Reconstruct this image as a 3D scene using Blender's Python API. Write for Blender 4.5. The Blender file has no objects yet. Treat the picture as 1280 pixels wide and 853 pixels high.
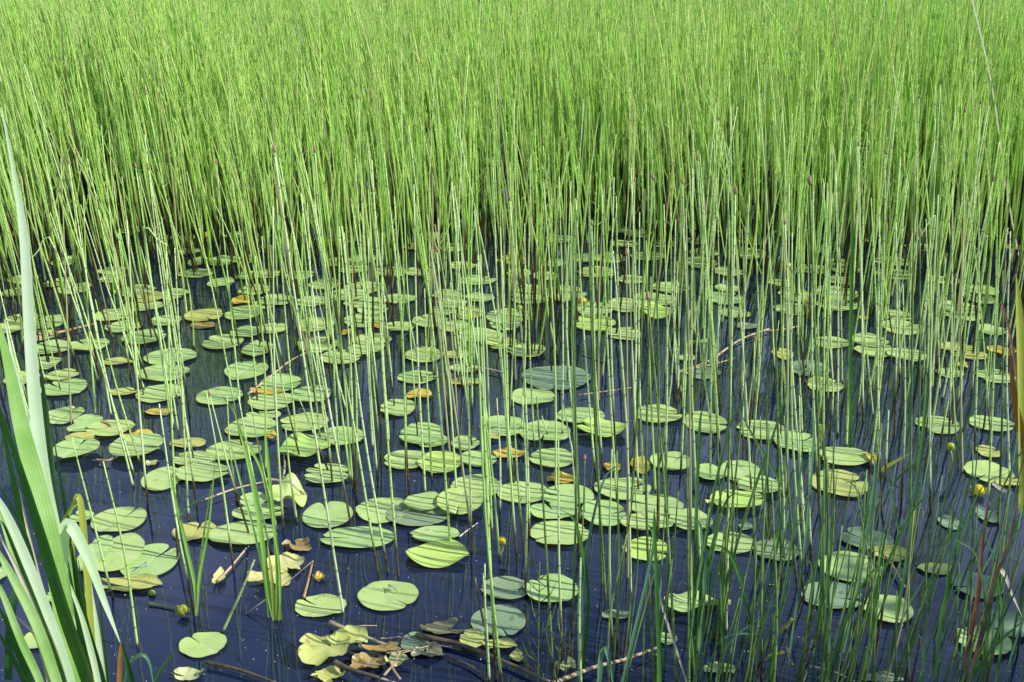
import bpy, math, random
import numpy as np
from mathutils import Vector
random.seed(7); rng = np.random.default_rng(11)
R = math.radians
scene = bpy.context.scene
COL = scene.collection

# ------------------------------------------------------------------ camera
CAM_H, PITCH, F = 1.6, R(20.0), 1350.0
cam_d = bpy.data.cameras.new('camera'); cam = bpy.data.objects.new('camera', cam_d); COL.objects.link(cam)
cam.location = (0, 0, CAM_H); cam.rotation_euler = (R(90) - PITCH, 0, 0)
cam_d.sensor_width = 36; cam_d.lens = 36 * F / 1280; cam_d.clip_start = .05; cam_d.clip_end = 3000
scene.camera = cam

def ray(px, py):
    u, v = (px - 640) / F, (426.5 - py) / F
    return (u, math.cos(PITCH) + v * math.sin(PITCH), -math.sin(PITCH) + v * math.cos(PITCH))
def ground(px, py, z=0.0):
    d = ray(px, py); t = (z - CAM_H) / d[2]
    return Vector((d[0] * t, d[1] * t, z))
def at(px, py, Y):
    d = ray(px, py); t = Y / d[1]
    return Vector((d[0] * t, Y, CAM_H + d[2] * t))
def dist(p): return p[1] * math.cos(PITCH) + (CAM_H - p[2]) * math.sin(PITCH)

# ------------------------------------------------------------------ materials
def newmat(name):
    m = bpy.data.materials.new(name); m.use_nodes = True
    nt = m.node_tree; b = nt.nodes['Principled BSDF']
    return m, nt, b
def nd(nt, t, **k):
    n = nt.nodes.new(t)
    for a, v in k.items(): setattr(n, a, v)
    return n
def ramp(nt, stops, fac=None, interp='LINEAR'):
    r = nd(nt, 'ShaderNodeValToRGB'); r.color_ramp.interpolation = interp
    e = r.color_ramp.elements
    while len(e) < len(stops): e.new(.5)
    for el, (p, c) in zip(e, stops):
        el.position = p; el.color = (*c, 1) if len(c) == 3 else c
    if fac is not None: nt.links.new(fac, r.inputs[0])
    return r.outputs[0]
def attr(nt, name):
    return nd(nt, 'ShaderNodeAttribute', attribute_name=name).outputs['Fac']
def math_(nt, op, a, b=None, c=None):
    n = nd(nt, 'ShaderNodeMath', operation=op)
    for i, v in enumerate((a, b, c)):
        if v is None: continue
        if isinstance(v, (int, float)): n.inputs[i].default_value = v
        else: nt.links.new(v, n.inputs[i])
    return n.outputs[0]
def mix(nt, fac, a, b, mode='MIX'):
    n = nd(nt, 'ShaderNodeMix', data_type='RGBA', blend_type=mode)
    for s, v in ((0, fac), (6, a), (7, b)):
        if isinstance(v, (int, float)): n.inputs[s].default_value = v
        elif isinstance(v, tuple): n.inputs[s].default_value = (*v, 1) if len(v) == 3 else v
        else: nt.links.new(v, n.inputs[s])
    return n.outputs[2]
def noise(nt, scale, detail=3, vec=None, rough=.6):
    n = nd(nt, 'ShaderNodeTexNoise'); n.inputs['Scale'].default_value = scale
    n.inputs['Detail'].default_value = detail; n.inputs['Roughness'].default_value = rough
    if vec is not None: nt.links.new(vec, n.inputs['Vector'])
    return n.outputs['Fac']
def geopos(nt): return nd(nt, 'ShaderNodeNewGeometry').outputs['Position']

def leafy(nt, b, col, transl=.3, rough=.5):
    """principled + translucent, so thin leaves glow with the sun behind them"""
    b.inputs['Roughness'].default_value = rough
    nt.links.new(col, b.inputs['Base Color'])
    tr = nd(nt, 'ShaderNodeBsdfTranslucent'); nt.links.new(mix(nt, 1.0, col, (1.25, 1.2, .55), 'MULTIPLY'), tr.inputs['Color'])
    ms = nd(nt, 'ShaderNodeMixShader'); ms.inputs[0].default_value = transl
    nt.links.new(b.outputs[0], ms.inputs[1]); nt.links.new(tr.outputs[0], ms.inputs[2])
    nt.links.new(ms.outputs[0], nt.nodes['Material Output'].inputs['Surface'])

def reed_material(name, cols, foot=True, foot_h=.1, tr=.07, ringamt=.55):
    m, nt, b = newmat(name)
    h = attr(nt, 'h'); r = attr(nt, 'rnd')
    c = ramp(nt, [(i / (len(cols) - 1), k) for i, k in enumerate(cols)], r)
    deadst = ramp(nt, [(.955, (0, 0, 0)), (.96, (1, 1, 1))], r)
    # blotchy tone along the stem
    p = geopos(nt)
    c = mix(nt, ramp(nt, [(.35, (0, 0, 0)), (.7, (.55, .55, .55))], noise(nt, 9, 4, p)), c, (.36, .56, .12))
    # dark sheath ring at each node, period varies per stem
    per = math_(nt, 'ADD', .042, math_(nt, 'MULTIPLY', r, .035))
    fr = math_(nt, 'FRACT', math_(nt, 'DIVIDE', h, per))
    ring = math_(nt, 'LESS_THAN', fr, .09)
    ring2 = math_(nt, 'MULTIPLY', ring, math_(nt, 'MULTIPLY', math_(nt, 'GREATER_THAN', math_(nt, 'FRACT', math_(nt, 'MULTIPLY', r, 7.3)), .2), ringamt))
    c = mix(nt, ring2, c, (.035, .045, .012))
    # pale line just over the ring
    # brown foot near the water, higher on some stems; in the bed also painted shade
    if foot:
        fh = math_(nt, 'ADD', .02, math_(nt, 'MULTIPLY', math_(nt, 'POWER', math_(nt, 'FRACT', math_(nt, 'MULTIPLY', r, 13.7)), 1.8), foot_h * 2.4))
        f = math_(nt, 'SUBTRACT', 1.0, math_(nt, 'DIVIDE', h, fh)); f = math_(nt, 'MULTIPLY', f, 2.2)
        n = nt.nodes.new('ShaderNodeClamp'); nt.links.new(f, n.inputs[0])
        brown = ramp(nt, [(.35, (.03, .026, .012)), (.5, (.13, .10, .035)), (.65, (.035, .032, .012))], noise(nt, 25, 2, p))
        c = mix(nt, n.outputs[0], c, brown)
    # dead brown segments
    dead = ramp(nt, [(.70, (0, 0, 0)), (.76, (1, 1, 1))], noise(nt, 4.2, 2, p))
    c = mix(nt, math_(nt, 'MULTIPLY', dead, .55), c, (.36, .22, .09))
    c = mix(nt, math_(nt, 'MULTIPLY', deadst, .8), c, (.52, .46, .24))
    leafy(nt, b, c, tr, .38)
    b.inputs['Specular IOR Level'].default_value = .4
    return m
M_REED = reed_material('reed_green', [(.48, .78, .17), (.74, .93, .40), (.54, .83, .24), (.86, .96, .54), (.40, .68, .15)])
M_FAR = reed_material('reed_bed_green', [(.52, .88, .12), (.80, .99, .32), (.36, .70, .10), (.92, .99, .50), (.30, .58, .10), (.80, .99, .30)], True, .30, .36, .30)  # tall dark foot: old sheaths plus painted shade for gaps between stems
M_SHADEREED = reed_material('reed_shaded', [(.04, .11, .025), (.09, .19, .05), (.05, .14, .05), (.16, .28, .07), (.03, .09, .03)])  # darkened copy of the reed green, paints in the lower right shade

def pad_material(name, top, mid, vein, spots=(.20, .15, .04), spot_amt=.5, rough=.33, wet=(.22, .34, .16), tintn=.5):
    m, nt, b = newmat(name)
    p = geopos(nt); r = nd(nt, 'ShaderNodeObjectInfo').outputs['Random']
    off = nd(nt, 'ShaderNodeVectorMath', operation='ADD'); nt.links.new(p, off.inputs[0])
    cb = nd(nt, 'ShaderNodeCombineXYZ'); nt.links.new(math_(nt, 'MULTIPLY', r, 40), cb.inputs[0]); nt.links.new(cb.outputs[0], off.inputs[1]); p2 = off.outputs[0]
    c = mix(nt, ramp(nt, [(.3, (0, 0, 0)), (.75, (1, 1, 1))], noise(nt, 14, 4, p2)), top, mid)
    c = mix(nt, math_(nt, 'MULTIPLY', r, tintn), c, (mid[0] * 1.25, mid[1] * 1.0, mid[2] * .7))
    a = attr(nt, 'ang'); s = attr(nt, 's')
    # radiating veins, thin and slightly pale
    v = math_(nt, 'ABSOLUTE', math_(nt, 'SUBTRACT', math_(nt, 'FRACT', math_(nt, 'MULTIPLY', a, 17.0)), .5))
    w = math_(nt, 'MULTIPLY', math_(nt, 'DIVIDE', .014, math_(nt, 'ADD', s, .06)), 1.0)
    vm = math_(nt, 'LESS_THAN', v, w)
    c = mix(nt, math_(nt, 'MULTIPLY', vm, .33), c, vein)
    md = math_(nt, 'LESS_THAN', math_(nt, 'MULTIPLY', math_(nt, 'ABSOLUTE', math_(nt, 'SUBTRACT', a, .5)), math_(nt, 'ADD', s, .02)), .0045)
    c = mix(nt, math_(nt, 'MULTIPLY', md, .75), c, vein)
    # rim a little yellow, with decay patches
    rim = ramp(nt, [(.93, (0, 0, 0)), (1, (.6, .6, .6))], s)
    c = mix(nt, rim, c, (.42, .44, .16))
    sp = ramp(nt, [(.60, (0, 0, 0)), (.66, (1, 1, 1))], noise(nt, 30, 5, p2, .7))
    c = mix(nt, math_(nt, 'MULTIPLY', sp, spot_amt), c, spots)
    wt = ramp(nt, [(.58, (0, 0, 0)), (.64, (1, 1, 1))], noise(nt, 7, 3, p2))
    c = mix(nt, math_(nt, 'MULTIPLY', wt, .35), c, wet)
    leafy(nt, b, c, .1, rough)
    rr = ramp(nt, [(.4, (rough + .12,) * 3), (.6, (rough - .08,) * 3)], noise(nt, 11, 3, p2)); nt.links.new(rr, b.inputs['Roughness'])
    bp = nd(nt, 'ShaderNodeBump'); bp.inputs['Strength'].default_value = .35; bp.inputs['Distance'].default_value = .003
    hgt = math_(nt, 'ADD', noise(nt, 26, 3, p2), math_(nt, 'MULTIPLY', vm, -.25)); nt.links.new(hgt, bp.inputs['Height']); nt.links.new(bp.outputs[0], b.inputs['Normal'])
    b.inputs['Specular IOR Level'].default_value = .5
    return m
PM = {
 'g': pad_material('pad_green', (.40, .62, .19), (.53, .73, .30), (.66, .74, .42)),
 'b': pad_material('pad_bright', (.46, .74, .14), (.58, .82, .24), (.60, .68, .30), spot_amt=.15),
 'o': pad_material('pad_olive', (.48, .56, .15), (.58, .62, .20), (.60, .58, .25), spot_amt=.7),
 'y': pad_material('pad_yellow', (.70, .50, .05), (.62, .52, .10), (.70, .55, .20), (.35, .16, .03), .8),
 'd': pad_material('pad_dull', (.20, .32, .20), (.28, .41, .28), (.20, .28, .18), (.06, .07, .04), .6, .3),  # dull drowned pads; also paints shade on pads lying in shadow
 'r': pad_material('pad_rotten', (.20, .20, .12), (.30, .29, .18), (.3, .3, .2), (.08, .06, .03), .7, .3),
 'n': pad_material('pad_brown', (.38, .26, .08), (.46, .36, .14), (.5, .4, .2), (.12, .06, .02), .9),
 'p': pad_material('pad_pale', (.52, .60, .20), (.62, .66, .34), (.7, .7, .5), (.24, .20, .08), .6),
}

def simple_plant(name, c1, c2, scale=12, rough=.5, tr=.25, stripes=False, tip=None):
    m, nt, b = newmat(name)
    p = geopos(nt)
    c = mix(nt, ramp(nt, [(.3, (0, 0, 0)), (.7, (1, 1, 1))], noise(nt, scale, 4, p)), c1, c2)
    if stripes:
        u = attr(nt, 'u')
        st = ramp(nt, [(.2, (0, 0, 0)), (.9, (.30, .30, .30))], math_(nt, 'ABSOLUTE', math_(nt, 'SINE', math_(nt, 'ADD', math_(nt, 'MULTIPLY', u, 11), math_(nt, 'MULTIPLY', noise(nt, 3, 2, p), 3)))))
        c = mix(nt, st, c, tuple(k * .6 for k in c1))
    if tip:
        t = attr(nt, 't'); c = mix(nt, ramp(nt, [(tip[0], (0, 0, 0)), (1, (1, 1, 1))], t), c, tip[1])
    leafy(nt, b, c, tr, rough)
    return m
M_BLADE = simple_plant('blade_glaucous', (.26, .54, .10), (.58, .84, .34), 7, .2, .3, True)  # lighter patches paint sunlit highlights onto the blades
M_BLADE_P = simple_plant('blade_sunlit', (.58, .82, .46), (.80, .92, .70), 6, .2, .3, True)  # near-white copy of the blade green, painted sunlit faces
M_BLADE_D = simple_plant('blade_shaded', (.025, .11, .02), (.09, .25, .035), 5, .28, .2, True)  # dark copy of the blade green, painted shade on averted faces
M_BLADE_Y = simple_plant('blade_yellow', (.45, .52, .07), (.55, .60, .12), 8, .45, .4, True)
M_BLADE_W = simple_plant('blade_dry', (.60, .56, .42), (.72, .70, .58), 20, .6, .2, True)
M_BLADE_O = simple_plant('blade_dead_orange', (.42, .18, .03), (.24, .12, .02), 25, .6, .2, True)
M_BLADE_B = simple_plant('blade_dead_brown', (.10, .035, .02), (.22, .12, .06), 25, .6, .1, True)
M_RUSH = simple_plant('rush_green', (.22, .48, .07), (.36, .60, .14), 10, .4, .25, True)
M_SEDGE = simple_plant('sedge', (.04, .13, .03), (.09, .22, .06), 10, .45, .25, True)  # green darkened to paint in the shade of the right thicket
M_SEDGE_T = simple_plant('sedge_teal', (.09, .24, .13), (.16, .33, .20), 10, .45, .25, True)
M_TAN = simple_plant('dry_stalk', (.45, .32, .17), (.62, .52, .34), 30, .7, 0)
M_PINK = simple_plant('dry_stalk_pink', (.36, .21, .12), (.52, .36, .22), 30, .7, 0)
M_STICK = simple_plant('wet_stick', (.05, .035, .02), (.17, .13, .07), 30, .45, 0)
M_BUD = simple_plant('lily_yellow', (.85, .66, .03), (.75, .60, .05), 40, .4, .2)
M_SEP = simple_plant('lily_sepal', (.36, .48, .06), (.55, .55, .06), 60, .4, .2)
M_STALK = simple_plant('lily_stalk', (.30, .34, .08), (.42, .42, .12), 40, .4, .1)
M_CONE = simple_plant('reed_cone', (.26, .15, .07), (.46, .34, .18), 60, .7, 0)
M_BLUE = simple_plant('damselfly_blue', (.10, .30, .60), (.05, .12, .3), 200, .3, 0)
M_WING = simple_plant('damselfly_wing', (.55, .60, .62), (.65, .7, .7), 200, .2, .5)
M_BLACK = simple_plant('insect_black', (.01, .012, .012), (.03, .03, .03), 200, .3, 0)
M_FLECK = simple_plant('fleck', (.75, .75, .7), (.55, .5, .4), 200, .6, 0)
M_BARK = simple_plant('bark', (.07, .05, .035), (.18, .14, .10), 18, .85, 0)
M_LEAF = simple_plant('willow_leaf', (.06, .13, .03), (.10, .19, .05), 6, .5, .3)

def water_material():
    m, nt, b = newmat('pond_water')
    p = geopos(nt)
    c = mix(nt, ramp(nt, [(.35, (0, 0, 0)), (.75, (1, 1, 1))], noise(nt, 1.3, 4, p)), (.006, .013, .042), (.012, .022, .060))
    silt = ramp(nt, [(.60, (0, 0, 0)), (.78, (1, 1, 1))], noise(nt, 4.5, 5, p, .65))
    c = mix(nt, math_(nt, 'MULTIPLY', silt, .35), c, (.035, .035, .035))
    nt.links.new(c, b.inputs['Base Color'])
    b.inputs['Roughness'].default_value = .03; b.inputs['IOR'].default_value = 1.58
    mp = nd(nt, 'ShaderNodeMapping'); mp.inputs['Scale'].default_value = (1.0, .55, 1); nt.links.new(p, mp.inputs[0])
    n1 = noise(nt, 22, 1, mp.outputs[0], .4); n2 = noise(nt, 6, 1, mp.outputs[0], .4)
    hh = math_(nt, 'ADD', math_(nt, 'MULTIPLY', n1, .16), n2)
    bp = nd(nt, 'ShaderNodeBump'); bp.inputs['Strength'].default_value = .25; bp.inputs['Distance'].default_value = .007
    nt.links.new(hh, bp.inputs['Height']); nt.links.new(bp.outputs[0], b.inputs['Normal'])
    return m
def soil_material():
    m, nt, b = newmat('bank_soil'); p = geopos(nt)
    c = ramp(nt, [(.3, (.03, .022, .012)), (.5, (.05, .06, .02)), (.75, (.06, .10, .03))], noise(nt, 1.7, 6, p))
    nt.links.new(c, b.inputs['Base Color']); b.inputs['Roughness'].default_value = .95
    return m

# ------------------------------------------------------------------ mesh helpers
def tag(o, label=None, cat=None, group=None, kind=None):
    if label: o['label'] = label
    if cat: o['category'] = cat
    if group: o['group'] = group
    if kind: o['kind'] = kind
    return o
def mesh_obj(name, verts, faces, mat, parent=None, attrs=None, smooth=True, loc=None):
    me = bpy.data.meshes.new(name)
    verts = np.asarray(verts, dtype=float).reshape(-1, 3)
    if loc is not None: verts = verts - np.array(loc)
    me.from_pydata(verts.tolist(), [], [tuple(int(i) for i in f) for f in faces])
    if attrs:
        for k, v in attrs.items():
            a = me.attributes.new(k, 'FLOAT', 'POINT'); a.data.foreach_set('value', np.asarray(v, dtype=np.float32).ravel())
    if smooth: me.polygons.foreach_set('use_smooth', [True] * len(me.polygons))
    me.materials.append(mat); me.update()
    o = bpy.data.objects.new(name, me); COL.objects.link(o)
    if loc is not None: o.location = loc
    if parent is not None:
        o.parent = parent
        if loc is not None: o.location = Vector(loc) - parent.location
        else: o.location = -parent.location
    return o
def empty(name, loc):
    o = bpy.data.objects.new(name, None); o.location = loc; o.empty_display_size = .05; COL.objects.link(o); return o

def smooth_path(pts, n):
    P = [Vector(p) for p in pts]
    if len(P) == 2: return [P[0].lerp(P[1], i / n) for i in range(n + 1)]
    P = [P[0] * 2 - P[1]] + P + [P[-1] * 2 - P[-2]]
    out = []; segs = len(P) - 3
    for i in range(n + 1):
        t = i / n * segs; k = min(int(t), segs - 1); t -= k
        a, b, c, d = P[k:k + 4]
        out.append(.5 * ((2 * b) + (c - a) * t + (2 * a - 5 * b + 4 * c - d) * t * t + (3 * b - a - 3 * c + d) * t ** 3))
    return out

def tube(path, radii, sides=6):
    """list of points, list of radii -> verts, faces, h, t"""
    V, Fc, H, T = [], [], [], []
    n = len(path); L = 0
    for i, p in enumerate(path):
        if i: L += (path[i] - path[i - 1]).length
        d = (path[min(i + 1, n - 1)] - path[max(i - 1, 0)]).normalized()
        a = d.cross(Vector((0, 1, 0)));
        if a.length < .05: a = d.cross(Vector((1, 0, 0)))
        a.normalize(); b = d.cross(a)
        for k in range(sides):
            an = 2 * math.pi * k / sides
            V.append(p + (a * math.cos(an) + b * math.sin(an)) * radii[i]); H.append(L); T.append(i / (n - 1))
    for i in range(n - 1):
        for k in range(sides):
            k2 = (k + 1) % sides
            Fc.append((i * sides + k, i * sides + k2, (i + 1) * sides + k2, (i + 1) * sides + k))
    Fc.append(tuple(reversed(range(sides)))); Fc.append(tuple(range((n - 1) * sides, n * sides)))
    return V, Fc, H, T
def join(parts):
    V, Fc, A = [], [], []
    for v, f, *a in parts:
        o = len(V); V += list(v); Fc += [tuple(i + o for i in q) for q in f]; A.append(a)
    return V, Fc, [sum((list(x[i]) for x in A), []) for i in range(len(A[0]))] if A and A[0] else []
def tube_obj(name, pts, r0, r1, mat, parent=None, sides=6, n=10, loc=None, rnd=None):
    path = smooth_path(pts, n)
    rad = [r0 + (r1 - r0) * i / n for i in range(n + 1)]
    v, f, h, t = tube(path, rad, sides)
    return mesh_obj(name, v, f, mat, parent, {'h': h, 't': t, 'rnd': [random.random() if rnd is None else rnd] * len(v)}, loc=loc)

def blade_geo(pts, w, n=22, twist=0., fold=.22, wtip=.06, wbase=.75, yaw=0.0):
    """long leaf: V-folded ribbon, widest about a third up, pointed at the end"""
    path = smooth_path(pts, n); V, Fc, H, T, U = [], [], [], [], []
    L = 0
    for i, p in enumerate(path):
        t = i / n
        if i: L += (p - path[i - 1]).length
        d = (path[min(i + 1, n)] - path[max(i - 1, 0)]).normalized()
        view = (Vector((0, 0, CAM_H)) - Vector((p.x, p.y, p.z * .6 + .3)))
        view = Vector((math.sin(yaw + .45), -math.cos(yaw + .45), .35))
        a = d.cross(view).normalized(); b = a.cross(d).normalized()
        an = twist * (t - .3); ca, sa = math.cos(an), math.sin(an)
        a, b = a * ca + b * sa, b * ca - a * sa
        ww = w * (wbase + (1 - wbase) * min(1, t * 3)) * (1 - max(0, (t - .35) / .65) ** 2.0 * (1 - wtip))
        for k, u in enumerate((-1, -.5, 0, .5, 1)):
            V.append(p + a * (u * ww * .5) + b * (abs(u) * ww * fold)); H.append(L); T.append(t); U.append(u)
    for i in range(n):
        for k in range(4):
            Fc.append((i * 5 + k, i * 5 + k + 1, i * 5 + k + 6, i * 5 + k + 5))
    return V, Fc, H, T, U
def blade(name, pts, w, mat, parent=None, loc=None, **k):
    v, f, h, t, u = blade_geo(pts, w, **k)
    return mesh_obj(name, v, f, mat, parent, {'h': h, 't': t, 'u': u, 'rnd': [random.random()] * len(v)}, loc=loc)

# ------------------------------------------------------------------ setting
def grid(xs, ys, zf):
    V = [(x, y, zf(x, y)) for y in ys for x in xs]; nx = len(xs)
    Fc = [(j * nx + i, j * nx + i + 1, (j + 1) * nx + i + 1, (j + 1) * nx + i) for j in range(len(ys) - 1) for i in range(nx - 1)]
    return V, Fc
def ss(a, b, x):
    t = min(1, max(0, (x - a) / (b - a))); return t * t * (3 - 2 * t)
def bed(x, y):
    h = -.9 + 1.15 * ss(1.15, .2, y) + 1.3 * ss(25, 31, y) + 1.2 * ss(-20, -27, x) + 1.2 * ss(22, 28, x)
    k = math.hypot((x - 4.6) / 1.5, (y - 1.0) / 1.3)
    h = max(h, -.9 + 1.15 * ss(1.35, .75, k))
    return h + .03 * math.sin(x * 2.1) * math.cos(y * 1.7)
far = [60, 120, 400, 1500]
xs = [-f for f in reversed(far)] + [-30 + i * 1.0 for i in range(30)] + [i * .3 for i in range(0, 24)] + [7.5 + i for i in range(24)] + far
ys = [-1500, -400, -100, -40, -20, -10, -5, -3, -2, -1, -.5, 0, .2, .4, .6, .8, 1, 1.2, 1.4, 1.7, 2, 2.5, 3, 5, 8, 12, 16, 20, 24, 26, 28, 30, 33, 40, 60] + far[1:]
v, f = grid(sorted(set(xs)), ys, bed)
tag(mesh_obj('ground', v, f, soil_material()), kind='structure')
v, f = grid([-28, -10, 0, 10, 29], [-.5, 3, 8, 16, 31], lambda x, y: 0.0)
tag(mesh_obj('water', v, f, water_material(), smooth=False), kind='structure')

# ------------------------------------------------------------------ lily pads
def pad_mesh(name, c, ax, by, notch, mat, wob=.004, rimup=.003, open_=.12, irr=.03, cup=0., nseg=44, nr=7, torn=0., sharp=.12):
    S = .16; V, A, Sv = [], [], []
    nx, ny = math.cos(notch), math.sin(notch)
    ph = [random.uniform(0, 6.28) for _ in range(6)]
    V.append((nx * S, ny * S, 0)); A.append(.5); Sv.append(0)
    outline = []
    for j in range(nseg + 1):
        q = j / nseg; th = open_ + q * (2 * math.pi - 2 * open_)
        # ray from (S,0) in direction th to the unit circle
        bq = S * math.cos(th); rr = -bq + math.sqrt(bq * bq + 1 - S * S)
        e = min(th, 2 * math.pi - th)
        rr *= 1 - .16 * math.exp(-((e - open_) / .10) ** 2)
        rr *= 1 + irr * (math.sin(3 * th + ph[0]) * .6 + math.sin(5 * th + ph[1]) * .4 + .3 * math.sin(9 * th + ph[2]))
        if torn: rr *= 1 - torn * max(0, math.sin(7 * th + ph[3]) + .6 * math.sin(13 * th + ph[4]) + random.uniform(-.2, .2)) * .5
        outline.append((th, q, rr))
    for i in range(1, nr + 1):
        s = i / nr
        for th, q, rr in outline:
            lx, ly = S + rr * s * math.cos(th), rr * s * math.sin(th)
            # rotate so the sinus points along notch
            x, y = lx * nx - ly * ny, lx * ny + ly * nx
            z = wob * s * s * (math.sin(2 * th + ph[3]) + .6 * math.sin(5 * th + ph[4])) + rimup * s ** 5 * (1 + math.sin(3 * th + ph[5])) + cup * (x * math.cos(ph[0]) + y * math.sin(ph[0])) * s
            z += -abs(math.sin(th)) * 0 + .0035 * (1 - math.exp(-(abs(ly) / .12) ** 2)) * s
            V.append((x, y, z)); A.append(q); Sv.append(s)
    n1 = nseg + 1; Fc = []
    for j in range(nseg): Fc.append((0, 1 + j, 2 + j))
    for i in range(nr - 1):
        a = 1 + i * n1
        for j in range(nseg): Fc.append((a + j, a + n1 + j, a + n1 + j + 1, a + j + 1))
    V = np.array(V); V[:, 0] *= ax; V[:, 1] *= by; V[:, 2] -= min(0, V[:, 2].min() + .0)
    o = mesh_obj(name, V, Fc, mat, None, {'ang': A, 's': Sv})
    o.location = c
    return o

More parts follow.
